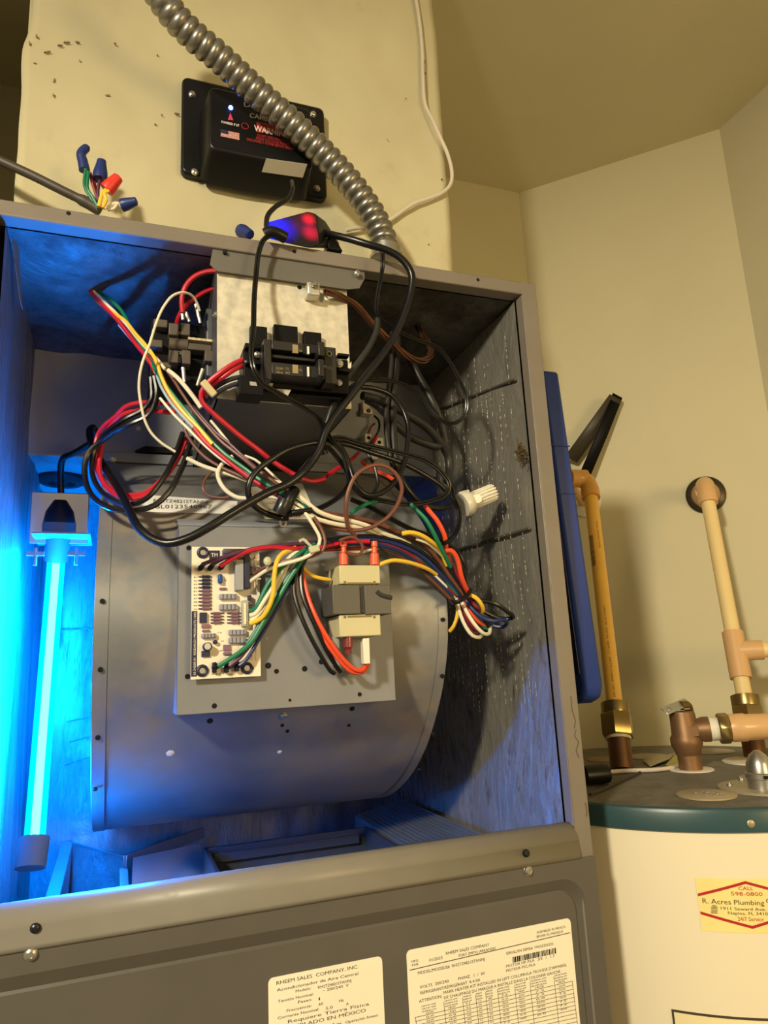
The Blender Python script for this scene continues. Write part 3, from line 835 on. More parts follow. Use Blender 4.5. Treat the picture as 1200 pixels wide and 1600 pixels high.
tx = MB(); line_on(tx, 'TM', (330, 870), 340, 6, YBd - .0009); tx.build('printed_text', M_PCB, pcb, smooth=False)
pc(349, 857, 392, 866, 'relay_top', mat('relay_violet', (88, 82, 108), .4), .009, .0006)
pc(378, 938, 389, 979, 'connector', mat('connector_grey', (166, 166, 160), .5), .006, .0006)
pc(381, 942, 385.5, 976, 'connector_slot', mat('connector_ivory', (224, 220, 186), .5), .0068, .0003)
for px, py in ((317, 863.5), (316, 1048), (386, 1044)):
    c = at(px, py, YBd - .0006)
    r_ = MB().ring(c, (0, 1, 0), .0036, .0016, 22, 8).build('standoff', M_NAVY, pcb)
    MB().lathe(at(px, py, YBd - .0002), (0, -1, 0), [(0, .0026), (.0012, .0024)], 14).build('standoff_post', M_CRIMP, r_)
for px, py in ((393, 1044),):
    MB().lathe(at(px, py, YBd), (0, -1, 0), [(0, .0022), (.0006, .002)], 14).build('solder_pad', mat('solder_brown', (92, 70, 62), .5), pcb)
for x0, y0, x1, y1 in ((397, 870, 405, 872.5), (397, 870, 399, 885), (397, 883, 408, 885.5), (406, 883, 408, 887), (397, 893, 399, 906), (397, 903, 408, 905.5), (397, 908, 399, 918), (389, 952, 396, 953.5), (389, 958, 396, 959.5), (389, 964, 396, 965.5)):
    MB().px(x0, y0, x1, y1, YBd - .007, YBd - .005).build('metal_clip', mat('tinned_clip', (206, 202, 196), .3, .8), pcb)
pc(385, 885, 397, 897, 'side_part', mat('mauve_part', (92, 66, 84), .5), .006)
pc(388, 930, 393, 937, 'side_part', M_NAVY, .006); pc(389, 940, 396, 945, 'side_part', mat('mauve_part', (92, 66, 84), .5), .006)
# push-on terminals of the board
def spade(px, py, dx, dy, name='push_on_terminal', m_=M_BLK):
    p0 = at(px, py, YBd - .004); p1 = at(px + dx, py + dy, YBd - .008)
    MB().cyl(p0, p1, .0026, .0019, 10).cyl(p0 + V(0, .004, 0), p0 - V(0, .001, 0), .0022, n=8).build(name, m_, pcb)
for px, py in ((313, 888), (328, 888), (345, 887)):
    spade(px, py, 6, -7)
for px, py in ((335, 1043), (354, 1043), (370, 1041)):
    spade(px, py, 9, -4); MB().px(px - 3, py - 8, px + 4, py + 8, YBd - .006, YBd - .0005).build('push_on_terminal', M_BLK, pcb, bevel=.0008)
# ------------------------------------------------------------------ transformer
tr = thing('transformer', tuple(at(556, 995, .01)), 'cream and grey transformer with push-on terminals on the right of the control panel', 'transformer')
YT = -.006
M_BOB = mat('bobbin_cream', (198, 190, 150), .5, var=.05)
M_CORE = mat('core_grey', (88, 86, 82), .5, .2, var=.05)
MB().px(530, 883, 595, 912, YT, YP).build('bobbin', M_BOB, tr, bevel=.001)
MB().px(530, 961, 596, 993, YT, YP).build('bobbin', M_BOB, tr, bevel=.001)
MB().px(539, 906, 588, 918, YT + .003, YP - .004).px(539, 956, 588, 966, YT + .003, YP - .004).build('winding', mat('winding_tape', (150, 132, 86), .6), tr, bevel=.001)
MB().px(519, 914, 564, 959, YT - .002, YP).px(569, 914, 612, 959, YT - .002, YP).px(562, 915, 571, 958, YT + .002, YP).build('core', M_CORE, tr, bevel=.0006)
tx = MB().px(537, 908, 541, 912.5, YT - .0003, YT).px(583, 908, 587, 912.5, YT - .0003, YT).px(543, 910, 581, 912.5, YT - .0003, YT)
tx.px(537, 962, 541, 966, YT - .0003, YT).px(583, 962, 587, 966, YT - .0003, YT).px(543, 962, 581, 964, YT - .0003, YT).build('bobbin_slot', mat('slot_olive', (120, 108, 66), .6), tr)
MB().tube(path([(589, 924, YT - .002), (594, 929), (602, 932), (612, 934)]), .0021, 8).build('marker_stroke', mat('marker_ink', (48, 48, 48), .6), tr)
M_ORT = mat('orange_terminal', (222, 96, 64), .35, coat=.3)
M_ORD = mat('dark_red_terminal', (120, 36, 40), .35, coat=.3)
for x, y0, y1, m_ in ((537, 883, 846, M_ORT), (585, 883, 846, M_ORT), (544, 993, 1022, M_ORD)):
    s = 1 if y1 < y0 else -1
    p0 = at(x, y0, YT + .006); p1 = at(x, y1, YT + .006); p1.y = p0.y; L_ = (p1 - p0).length
    MB().lathe(p0, p1 - p0, [(0, .0042), (.010, .0042), (.0115, .0025), (L_ * .75, .0023), (L_ * .8, .0032), (L_, .0028)], 12).build('push_on_terminal', m_, tr)
MB().px(567, 997, 579, 1037, YT + .004, YT + .012).build('white_plug', M_WHITE, tr, bevel=.0006)
MB().px(518, 995, 532, 1040, YT + .014, YT + .020).build('grey_plug', mat('grey_plug', (150, 150, 146), .5), tr, bevel=.0006)
# ------------------------------------------------------------------ ultraviolet lamp
UX, UY = .0505, .20
uv = thing('ultraviolet_lamp', (UX, UY, -.58), 'glowing blue ultraviolet tube lamp hanging upright at the left inside the cabinet', 'lamp')
u1, u0 = at(88, 876, UY + .01), at(54, 1309, UY - .07)
uax = (u1 - u0).normalized()
def glow_glass():
    mt = bpy.data.materials.new('glowing_quartz'); mt.use_nodes = True
    N, L = mt.node_tree.nodes, mt.node_tree.links
    N.remove(N['Principled BSDF'])
    tr_ = N.new('ShaderNodeBsdfTransparent'); em = N.new('ShaderNodeEmission'); ad = N.new('ShaderNodeAddShader')
    tr_.inputs['Color'].default_value = (.55, .9, .95, 1)
    em.inputs['Color'].default_value = (.0, .62, 1, 1); em.inputs['Strength'].default_value = .8
    L.new(tr_.outputs[0], ad.inputs[0]); L.new(em.outputs[0], ad.inputs[1]); L.new(ad.outputs[0], N['Material Output'].inputs['Surface'])
    return mt
MB().cyl(u0, u1, .0086, n=24, caps=False).build('glass_tube', glow_glass(), uv)
MB().cyl(u0 + (u1 - u0) * .01, u1 - (u1 - u0) * .01, .0036, n=16).build('glowing_core', mat('uv_glow', (150, 230, 255), .2, emit=(.00035, .21, 1.0), estr=1800.0), uv)
e1 = at(47, 1357, UY - .08)
MB().cyl(u0, e1, .0125, n=20).build('end_cap', mat('lamp_socket_plastic', (112, 124, 134), .4), uv)
s0, s1 = u1, at(92, 835, UY)
MB().cyl(s0, s1, .0125, n=20).build('lamp_socket', mat('lamp_socket_plastic', (112, 124, 134), .4), uv)
s2 = at(94, 792, UY - .004)
MB().lathe(s1, s2 - s1, [(0, .0155), (.014, .0155), (.024, .0135), (.033, .008), (.036, .006)], 20).build('cord_boot', M_BLK, uv)
MB().lathe(s1, s2 - s1, [(-.002, .0165), (.012, .0165)], 20).build('boot_sleeve', mat('clear_sleeve', (150, 160, 170), .2, trans=.4), uv)
pa, pb = at(48, 852, UY - .035), at(150, 858, UY - .035)
MB().box(pa.x, pb.x - .006, UY - .035, UY + .035, s1.z - .006, s1.z - .004).build('lamp_bracket', M_GALV, uv)
for px in (56, 120):
    c = at(px, 856, UY - .02)
    MB().cyl(c, c - V(0, 0, .018), .0018, n=8).obox(c - V(0, 0, .006), (1, 0, 0), (0, 1, 0), (0, 0, 1), .016, .003, .004).build('wing_screw', M_GALV, uv)
MB().px(49, 768, 137, 850, UY - .002, UY + .0).build('mirror_plate', mat('mirror_steel', (232, 228, 220), .22, .85, var=.02), uv, bevel=.001)
c = atz(97, 748, ZD - .003)  # rubber bush in the deck
MB().lathe(c, (0, 0, -1), [(0, .030), (.003, .030), (.007, .024), (.007, .016), (0, .016)], 24, caps=False).build('grommet', M_BLKM, uv)
# ------------------------------------------------------------------ coil top and pan in the bottom of the compartment
M_COIL = mat('coil_case_sheet', (176, 182, 188), .42, .85, var=.08)
cf = thing('coil_support_frame', (.14, .33, -.74), 'bent sheet steel support frame over the coil at the lower left of the compartment', 'frame')
def bar(p0, p1, w_, h_, name='support_rail', m_=M_COIL, par=cf):
    p0, p1 = Vector(p0), Vector(p1); d = (p1 - p0).normalized(); sd = d.cross(V(0, 0, 1)).normalized()
    MB().obox((p0 + p1) / 2 - V(0, 0, h_ / 2), d, sd, sd.cross(d), (p1 - p0).length, w_, h_).build(name, m_, par, bevel=.0008)
zr = -.600
f0, f1, f2, f3 = atz(106, 1313, zr), atz(84, 1398, zr), atz(195, 1336, zr), atz(318, 1292, zr)
bar(f0, f1 - V(0, .10, 0), .013, .10)
bar(f0, f2, .004, .012); bar(f2, f3, .005, .014)
bar(f2, atz(180, 1392, -.66), .010, .05)
cs = MB()
g = [atz(208, 1340, -.602), atz(312, 1318, -.606), atz(330, 1375, -.640), atz(205, 1400, -.640)]
cs.prism(g, (0, 0, -.0015)).build('coil_side_sheet', M_COIL, cf)
MB().prism([atz(104, 1318, zr - .002), atz(192, 1340, zr - .002), atz(180, 1400, zr - .05), atz(100, 1400, zr - .05)], (0, 0, -.001)).build('foil_patch', M_FOILB, cf)
pan = thing('drain_pan', (.30, .30, -.72), 'dark plastic coil drain pan in the bottom of the open compartment', 'drain pan')
M_PAN = mat('dark_pan_plastic', (58, 62, 68), .35)
zq = -.602
c0, c1, c2, c3 = atz(318, 1325, zq), atz(575, 1292, zq), atz(560, 1325, zq), atz(338, 1366, zq)
MB().box(c0.x, .425, .33, .336, -.70, zq).box(c0.x, .425, .10, .336, -.705, -.70).box(.42, .425, .10, .336, -.70, zq).box(c0.x, c0.x + .005, .16, .336, -.70, zq).build('pan_wall', M_PAN, pan, bevel=.001)
MB().box(c0.x + .01, .41, .322, .330, zq - .016, zq - .006).build('pan_rib', M_PAN, pan, bevel=.001)
for px in (380, 437, 470):
    c = V(at(px, 1335, .328).x, .3285, -.632); MB().cyl(c, c + V(0, -.002, 0), .010, n=16).build('boss', M_PAN, pan)
fins = thing('coil_fins', (.46, .3, -.72), 'ribbed coil fins at the lower right of the open compartment', 'coil')
for i in range(13):
    x = .4295 + i * .0055
    MB().box(x, x + .0022, .12, .40, -.70, -.600 + i * .0012).build('fin', M_COIL, fins)
MB().box(XLi, XRi, .01, YBk, -.745, -.742).build('compartment_floor', M_FOILB, cab)
# ------------------------------------------------------------------ water heater
TX, TY, TR = .8048, .1859, .2505
ZT = -.55
tank = thing('water_heater', (TX, TY, -UP), 'cream cylindrical water heater with a teal rimmed grey top standing beside the cabinet', 'water heater')
M_TANK = mat('tank_enamel', (236, 226, 200), .32, var=.02, vscale=3)
M_TEAL = mat('teal_rim', (44, 74, 80), .34, var=.08)
M_TOP = mat('dusty_grey_top', (112, 108, 98), .6, var=.14, vscale=7, dirt_or_streak=(74, 66, 54), dirt_scale=7, dirt_at=(.5, .7))
MB().lathe((TX, TY, -UP + .03), (0, 0, 1), [(0, TR - .012), (.01, TR - .003), (1.30, TR - .003), (ZT - .021 + UP - .03 + .01, TR - .003)], 96).build('tank_jacket', M_TANK, tank, angle=30)
MB().lathe((TX, TY, -UP), (0, 0, 1), [(0, TR - .02), (.03, TR - .02)], 48).build('tank_base', M_BLKM, tank)
MB().lathe((TX, TY, ZT - .021), (0, 0, 1), [(-.001, TR - .002), (-.001, TR + .0005), (.016, TR + .0005), (.0195, TR - .001), (.021, TR - .004)], 96, caps=False).build('top_rim', M_TEAL, tank, angle=30)
MB().lathe((TX, TY, ZT - .0015), (0, 0, 1), [(0, TR - .006), (.0012, TR - .004)], 96).build('tank_top', M_TOP, tank, angle=30)
def cyl_hit(px, py, rr_=None):
    rr_ = rr_ or TR
    r = ray(px, py); a = r.x ** 2 + r.y ** 2
    b2 = 2 * ((EYE.x - TX) * r.x + (EYE.y - TY) * r.y); c = (EYE.x - TX) ** 2 + (EYE.y - TY) ** 2 - rr_ ** 2
    d = b2 * b2 - 4 * a * c
    t = (-b2 - math.sqrt(max(0, d))) / (2 * a)
    return EYE + r * t
def on_cyl(th, z, rr_):
    return V(TX + rr_ * math.cos(th), TY + rr_ * math.sin(th), z)
q = cyl_hit(1173, 1287, TR + .0005)
MB().lathe(q, (q.x - TX, q.y - TY, 0), [(0, .0036), (.0008, .0036), (.0012, .003)], 16).build('rim_screw', mat('aged_screw', (172, 160, 130), .4, .5), tank)
def cyl_patch(t0, t1, z0, z1, rr_, n=14):
    vs = [on_cyl(t0 + (t1 - t0) * i / n, z, rr_) for z in (z0, z1) for i in range(n + 1)]
    return vs, [(i, i + 1, n + 2 + i, n + 1 + i) for i in range(n)]
def ang(px, py, rr_=TR - .003):
    q = cyl_hit(px, py, rr_); return math.atan2(q.y - TY, q.x - TX), q.z
R1, R2 = TR - .0026, TR - .0023
t0, z1 = ang(1086, 1371); tb, z0 = ang(1092, 1454)
stk = MB().add(*cyl_patch(t0, t0 + .46, z0, z1, R1)).build('service_sticker', mat('yellowed_sticker', (246, 226, 150), .5, var=.05, vscale=20), tank)
def cyl_line(mb, body, px, py, px1, cap, rr_=R2):
    a0, zz = ang(px, py); a1, _ = ang(px1, py)
    _, zc = ang(px, py - cap)
    letter(mb, body, lambda u, v: on_cyl(a0 + u / rr_, zz + v - u * .012, rr_), (a1 - a0) * rr_, abs(zc - zz))
tx = MB()
cyl_line(tx, 'CALL', 1153.9, 1390.3, 1176.7, 6); cyl_line(tx, '598-0800', 1142.3, 1398.8, 1191.3, 6.2); cyl_line(tx, '24/7 Service', 1152.8, 1438.3, 1193, 6.6)
def cyl_bar(mb, p0, p1, w_, rr_=R2, n=8):
    a0, z_0 = ang(*p0); a1, z_1 = ang(*p1)
    vs = [on_cyl(a0 + (a1 - a0) * i / n, z_0 + (z_1 - z_0) * i / n + s * w_ / 2, rr_) for s in (-1, 1) for i in range(n + 1)]
    mb.add(vs, [(i, i + 1, n + 2 + i, n + 1 + i) for i in range(n)])
for p0, p1 in (((1090.3, 1398), (1164.4, 1378.6)), ((1164.4, 1378.6), (1215, 1392)), ((1094.4, 1425.8), (1175.5, 1448.6)), ((1175.5, 1448.6), (1215, 1436))):
    cyl_bar(tx, p0, p1, .0025)
tx.build('red_print', M_INKR, stk, smooth=False)
tx = MB()
cyl_line(tx, 'R. Acres Plumbing', 1098, 1410.7, 1193.6, 8); cyl_line(tx, 'Co.', 1197, 1411, 1215, 8); cyl_line(tx, '1911 Seward Ave.', 1126.5, 1421, 1196.5, 5); cyl_line(tx, 'Naples, FL 3410', 1137.6, 1428.3, 1199.5, 5)
for k in range(6):
    cyl_bar(tx, (1111 + (k == 0) * 2, 1414.5 + k * 2.3), (1121 - (k == 0) * 2, 1415 + k * 2.3), .0006)
tx.build('dark_print', M_INK, stk, smooth=False)
ta, za = ang(1049, 1576)
wl2 = MB().add(*cyl_patch(ta, ta + .62, za - .16, za, R1)).build('energy_label', mat('pale_label', (240, 226, 178), .5), tank)
b = MB()
b.add(*cyl_patch(ta, ta + .62, za - .0022, za, R2)); b.add(*cyl_patch(ta, ta + .008, za - .16, za, R2, 2))
b.build('label_border', M_INK, wl2, smooth=False)
# washers, cover plate and conduit knob of the top
def disc(px, py, r, h, name, m_, par=tank, n=28):
    c = atz(px, py, ZT)
    return MB().lathe(c, (0, 0, 1), [(0, r), (h, r), (h + .0004, r - .0008)], n).build(name, m_, par)
M_RING = mat('pale_foam_ring', (216, 210, 196), .7, var=.06)
disc(1080, 1203, .0275, .0012, 'pipe_ring', M_RING); disc(1179, 1190, .040, .0015, 'pipe_ring', M_RING); disc(1012, 1182, .030, .0004, 'label_patch', mat('worn_patch', (176, 166, 146), .7))
disc(1192, 1215, .026, .0008, 'pipe_ring', mat('grey_disc', (150, 142, 126), .6))
disc(945, 1187, .026, .0006, 'label_patch', mat('rosy_patch', (150, 122, 104), .7))
disc(1110, 1174, .034, .0005, 'label_patch', mat('worn_patch', (176, 166, 146), .7))
cp = disc(1104, 1243, .0300, .0014, 'cover_plate', mat('tan_cover', (170, 156, 128), .5, .2), tank)
c = atz(1104, 1241, ZT + .0018)
b = MB()
for i in range(9):
    b.ball(c + V(random.uniform(-.012, .012), random.uniform(-.010, .010), .001), random.uniform(.0008, .002), 6)
b.build('foil_crumbs', M_SCREW, cp)['kind'] = 'stuff'
jp = disc(1195, 1232, .047, .0022, 'junction_cover', mat('cover_steel', (168, 158, 136), .45, .3))
for px, py in ((1158, 1219), (1140, 1228)):
    screw(atz(px, py, ZT + .0024), .003, tank, axis=(0, 0, 1))
c = atz(1191, 1232, ZT + .0022)
MB().lathe(c, (0, 0, 1), [(0, .0135), (.010, .0135), (.011, .0150), (.016, .0150), (.017, .0135), (.026, .0125), (.034, .009), (.039, .003)], 24).build('conduit_connector', M_SCREW, tank)
MB().obox(c + V(-.004, -.014, .0135), (1, 0, 0), (0, 1, 0), (0, 0, 1), .010, .003, .003).build('connector_slot', M_HOLE, tank)

# ------------------------------------------------------------------ pipes
M_CPVC = mat('cream_cpvc', (232, 208, 150), .35, var=.03, coat=.2)
M_CPVCY = mat('yellowed_cpvc', (240, 190, 84), .35, var=.03, coat=.2)
M_FIT = mat('tan_cpvc_fitting', (214, 172, 122), .35, var=.03, coat=.2)
M_FITY = mat('amber_cpvc_fitting', (214, 160, 80), .32, var=.03, coat=.25)
M_BRASS = mat('brass', (156, 136, 88), .32, .9, var=.1)
M_COPPER = mat('copper_nipple', (122, 90, 66), .42, .8, var=.15)
M_BRONZE = mat('bronze_casting', (138, 106, 76), .5, .65, var=.1, bump=.05, bscale=200)
NRM = V(-1, -1, 0).normalized()         # out of the diagonal wall
PR = .0111
def wall_depth(p): return (SD - p.x - p.y) / math.sqrt(2)
def supply_pipe(name, base_px, elbow_px, off, label):
    base = atz(*base_px, ZT)
    # the elbow stands off the diagonal wall
    r = ray(*elbow_px); t = (SD - off * math.sqrt(2) - EYE.x - EYE.y) / (r.x + r.y); top = EYE + r * t
    th = thing(name, tuple(base), label, 'pipe', 'supply pipes of the water heater')
    d = (top - base).normalized(); L_ = (top - base).length
    return th, base, top, d, L_
lp, lb_, lt, ld, lL = supply_pipe('supply_pipe', (972, 1203), (920, 748), .19, 'yellowed plastic supply pipe rising from the tank beside the blue board')
def nipple_union(th, base, d, z_n, z_u, z_u2, ring=True):
    MB().cyl(base, base + d * z_n, .0150, n=22).build('copper_nipple', M_COPPER, th)
    if ring: MB().lathe(base + d * (z_n - .0005), d, [(0, .0168), (.004, .0168)], 20).build('white_seal', M_WHITE, th)
    MB().lathe(base + d * (z_n + .003), d, [(0, .0205), (.002, .022), (z_u - z_n - .005, .022), (z_u - z_n - .003, .0205)], 6).build('union_nut', M_BRASS, th)
    MB().lathe(base + d * z_u, d, [(0, .0185), (.002, .019), (z_u2 - z_u, .019), (z_u2 - z_u, .012)], 22).build('union_collar', M_BRASS, th)
nipple_union(lp, lb_, ld, .040, .074, .089)
MB().cyl(lb_ + ld * .080, lt - ld * .012, PR, n=24).build('pipe_length', M_CPVCY, lp)
def elbow(th, top, d, m_, arm, stub):
    arm = Vector(arm).normalized()
    q = spline([top - d * .040, top - d * .026, top - d * .016 + arm * .001, top - d * .006 + arm * .006, top + arm * .016, top + arm * .026, top + arm * .036], .003)
    n2 = len(q)
    MB().tube(q, .0146, 22, rfun=lambda t: .0152 if t < .28 or t > .78 else .0142).build('elbow', m_, th)
    MB().cyl(top + arm * .030, top + arm * stub, PR, n=20).build('wall_stub', m_, th)
LFT = V(-1, .12, 0).normalized()
elbow(lp, lt, ld, M_FITY, LFT, .034)
l2 = lt + LFT * .034
elbow(lp, l2 + LFT * .012, LFT, M_FITY, -NRM, wall_depth(l2 + LFT * .012) - .001)
tx = MB()
# print along the pipe facing the room
e_out = (EYE - lt); e_out = (e_out - ld * e_out.dot(ld)).normalized(); e_s = ld.cross(e_out)
def pipe_print(th, base, d, s0, body, length, cap, off=0.0, rr_=PR + .0002):
    b = MB()
    letter(b, body, lambda u, v: base + d * (s0 - u) + (e_out * math.cos((v - cap / 2) / rr_ + off) + e_s * math.sin((v - cap / 2) / rr_ + off)) * rr_, length, cap)
    return b.build('printed_text', mat('brown_pipe_print', (96, 74, 34), .7), th, smooth=False)
pipe_print(lp, lb_, ld, .235, 'CPVC 4120  3/4 IN  SDR 11  ASTM D2846 100 PSI', .14, .0026, .1)
pipe_print(lp, lb_, ld, .385, 'NSF-pw  DRINKING WATER', .05, .0026, .45)
b = MB(); s = .36
rr_ = PR + .0002
while s > .305:
    w_ = random.choice((.0008, .0014, .002)); 
    vs = [lb_ + ld * (s - dz) + (e_out * math.cos(aa) + e_s * math.sin(aa)) * rr_ for dz in (0, w_) for aa in (-.35, -.6, -.85, -1.05)]
    b.add(vs, [(0, 1, 5, 4), (1, 2, 6, 5), (2, 3, 7, 6)]); s -= w_ + random.choice((.001, .0016))
b.build('bar_code', mat('brown_pipe_print', (96, 74, 34), .7), lp, smooth=False)
l3 = l2 + LFT * .012; l3 = l3 - NRM * (wall_depth(l3) - .0012)
e = thing('wall_escutcheon', tuple(l3), 'white wall flange half hidden behind the yellowed pipe', 'pipe flange')
MB().lathe(l3, NRM, [(0, .030), (.004, .030), (.012, .020), (.014, .0125)], 28).build('flange_cup', M_WHITE, e)

rp, rb, rt, rd, rL = supply_pipe('supply_pipe', (1181, 1184), (1101, 755), .105, 'cream plastic supply pipe with a tee rising from the tank at the right edge')
def along(th, base, d, py):
    """distance along a pipe whose image passes row py"""
    lo, hi = 0, 1.0
    for _ in range(40):
        m2 = (lo + hi) / 2; v = base + d * m2 - EYE
        y = 800 + F_PX * v.dot(DWN) / v.dot(FWD)
        lo, hi = (m2, hi) if y > py else (lo, m2)
    return lo
nipple_union(rp, rb, rd, along(rp, rb, rd, 1146), along(rp, rb, rd, 1105), along(rp, rb, rd, 1088), ring=False)
zt0, zt1 = along(rp, rb, rd, 1060), along(rp, rb, rd, 988)
MB().cyl(rb + rd * .07, rb + rd * (zt0 + .004), PR, n=24).cyl(rb + rd * (zt1 - .004), rt - rd * .012, PR, n=24).build('pipe_length', M_CPVC, rp)
tc_ = rb + rd * ((zt0 + zt1) / 2 + .006)
sidew = V(.74, -.67, 0).normalized()
MB().cyl(rb + rd * zt0, rb + rd * zt1, .0150, n=24).cyl(tc_, tc_ + sidew * .036, .0145, n=24).build('tee_fitting', M_FIT, rp)
MB().cyl(tc_ + sidew * .03, tc_ + sidew * ((XR - tc_.x) / sidew.x - .002), PR, n=24).build('branch_pipe', M_CPVC, rp)
elbow(rp, rt, rd, M_FIT, -NRM, wall_depth(rt) - .001)
r3 = rt - NRM * (wall_depth(rt) - .0012)
e = thing('wall_escutcheon', tuple(r3), 'dark metal wall flange behind the cream pipe elbow', 'pipe flange')
MB().lathe(r3, NRM, [(0, .034), (.003, .034), (.007, .027), (.009, .0125)], 28).build('flange_cup', mat('dark_flange', (72, 64, 52), .35, .6), e)
MB().lathe(r3 + NRM * .006, NRM, [(0, .0245), (.012, .021), (.030, .0165), (.031, .0115)], 24).build('tan_collar', M_FIT, e)
# relief valve
vb = atz(1080, 1204, ZT)
rv = thing('relief_valve', tuple(vb), 'bronze relief valve with a silver lever standing on the tank top', 'valve')
ax = V(-.015, .03, 1).normalized()
hs = [along(rv, vb, ax, y) for y in (1204, 1180, 1172, 1163, 1153, 1147, 1116, 1112)]
MB().lathe(vb, ax, [(0, .0140), (hs[1], .0140), (hs[1] + .001, .0150), (hs[2], .0165), (hs[3], .0195), (hs[4], .0195), (hs[5], .0168), (hs[6], .0158), (hs[7], .0150), (hs[7] + .001, .004)], 28).build('valve_body', M_BRONZE, rv)
oc = vb + ax * along(rv, vb, ax, 1141)
od = V(.80, -.60, .03).normalized()
MB().lathe(oc, od, [(.004, .0125), (.016, .0135), (.022, .0155), (.030, .0155), (.030, .012)], 24).obox(oc + V(-.002, -.012, 0), od, V(.5, .8, 0), V(0, 0, 1), .018, .010, .012).build('outlet_port', M_BRONZE, rv)
tp = vb + ax * (hs[7] + .003)
MB().tube(spline([tp + V(.018, .006, -.004), tp + V(.010, .0, .004), tp + V(.0, 0, .0045)], .003), .006, 10).build('spring_cap', mat('olive_brass', (112, 92, 40), .4, .6), rv)
la = V(-.93, -.1, -.20).normalized()
wz = V(-.15, .75, .65).normalized(); wz = (wz - la * wz.dot(la)).normalized()
MB().obox(tp + la * .013 + V(.004, 0, .007), la, wz, la.cross(wz), .046, .0125, .0018).obox(tp + V(.006, 0, .003), V(1, 0, 0), V(0, 1, 0), V(0, 0, 1), .010, .010, .008).build('lever', mat('lever_zinc', (196, 196, 192), .3, .8), rv, bevel=.002)
MB().lathe(tp + la * .026 + V(.004, 0, .007), la.cross(wz) * (1 if la.cross(wz).y < 0 else -1), [(0, .003), (.0018, .003)], 12).build('lever_rivet', M_SCREW, rv)
dp_ = thing('discharge_pipe', tuple(oc + od * .03), 'cream discharge pipe with a tan adapter running right from the relief valve', 'pipe')
MB().lathe(oc + od * .030, od, [(0, .0145), (.010, .0145)], 22).build('thread_tape', M_WHITE, dp_)
MB().lathe(oc + od * .040, od, [(0, .0175), (.002, .0188), (.012, .0188), (.014, .0165)], 8).build('adapter_nut', M_BRASS, dp_)
MB().lathe(oc + od * .054, od, [(0, .0165), (.003, .0172), (.018, .0172), (.020, .0160), (.046, .0155), (.047, .0115)], 24).build('adapter_socket', M_FIT, dp_)
MB().cyl(oc + od * .095, oc + od * ((XR - oc.x) / od.x - .03), PR + .001, n=24).build('pipe_length', M_CPVC, dp_)
# things lying on the tank top
M_WC = mat('white_cable_sheath', (206, 196, 180), .5)
zc = ZT + .0035
cab1 = MB().tube(spline([atz(952, 1206, zc), atz(985, 1204, zc), atz(1020, 1203, zc), atz(1052, 1199, zc), atz(1068, 1190, zc)]), .0026, 8).build('white_cable', M_WC)
tag(cab1, 'white cable lying across the dusty tank top at the copper nipple', 'cable')
pg = MB().lathe(atz(908, 1212, ZT + .0115), atz(955, 1208, ZT + .0115) - atz(908, 1212, ZT + .0115), [(0, .008), (.004, .0115), (.026, .0115), (.034, .0105), (.036, .004)], 14).build('cable_sleeve', M_BLK)
tag(pg, 'black rubber cable sleeve lying on the tank top at the cabinet edge', 'cable sleeve')
st = MB().tube(spline([atz(922, 1241, ZT + .0022), atz(945, 1232, ZT + .0022), atz(975, 1218, ZT + .0022), atz(1000, 1207, ZT + .003)]), .0018, 6).build('dark_strap', mat('dark_strap', (58, 52, 44), .7))
tag(st, 'thin dark strap curling over the dusty tank top', 'strap')
def scrap(pts, m_, label):
    z = ZT + .002
    vs = [atz(x, y, z + h) for x, y, h in pts]
    o = MB().prism(vs, (0, 0, .0005)).build('paper_scrap', m_, smooth=False)
    tag(o, label, 'paper')
scrap([(1004, 1188, 0), (1050, 1178, .004), (1062, 1172, .010), (1046, 1186, .004), (1016, 1198, 0)], mat('tan_paper', (176, 162, 120), .7, var=.1), 'crumpled tan paper scrap on the tank top between nipple and valve')
scrap([(1040, 1195, .002), (1064, 1172, .012), (1066, 1196, .002), (1052, 1200, 0)], mat('olive_paper', (172, 160, 84), .7, var=.1), 'olive yellow paper scrap against the foot of the relief valve')

# ------------------------------------------------------------------ blue board and black strap between cabinet and pipes
M_BLUE = mat('blue_plastic', (22, 52, 132), .42, var=.06, vscale=30)
bb = thing('blue_board', tuple(at(925, 1103, .06)), 'tall blue plastic board hung on the cabinet side before the yellowed pipe', 'board')
yb_ = .035
T0, T1 = at(850, 583, yb_ + .02), at(873, 580, yb_ + .02)
B0, B1 = at(917, 1102, yb_), at(947, 1097, yb_)
n_ = (T1 - B1).normalized()
wv = V(1, 0, 0)
wd_ = (B1 - B0).x
b = MB()
cor = []
L_ = (T1 - B1).length
prof = []
for i in range(7):
    a = math.pi / 2 * i / 6
    prof.append((.012 - .012 * math.sin(a), .012 - .012 * math.cos(a)))
base = B1 - V(wd_, 0, 0)
side = n_.cross(V(1, 0, 0)).normalized()
if side.y < 0: side = -side
poly = [base + n_ * .0 + side * .02, base + n_ * .004 + side * .006, base + n_ * .016, base + n_ * L_, base + n_ * L_ + side * .20, base + side * .20]
b.prism(poly, (wd_, 0, 0)).build('board_shell', M_BLUE, bb, bevel=.004)
MB().prism([base + n_ * .03 + side * .004 - V(.0012, 0, 0), base + n_ * (L_ - .02) + side * .004 - V(.0012, 0, 0), base + n_ * (L_ - .02) + side * .18 - V(.0012, 0, 0), base + n_ * .03 + side * .18 - V(.0012, 0, 0)], (.001, 0, 0)).build('dark_side', mat('navy_plastic', (10, 22, 62), .5), bb)  # darker navy sheet on the board's left side
for k, s_ in enumerate((.25, .40)):
    q = base + n_ * (L_ * (1 - s_))
    MB().obox(q + V(wd_ / 2, 0, 0) - side * .0006, (1, 0, 0), side, n_, wd_ * .96, .0012, .0014).build('mould_seam', M_BLUE, bb)
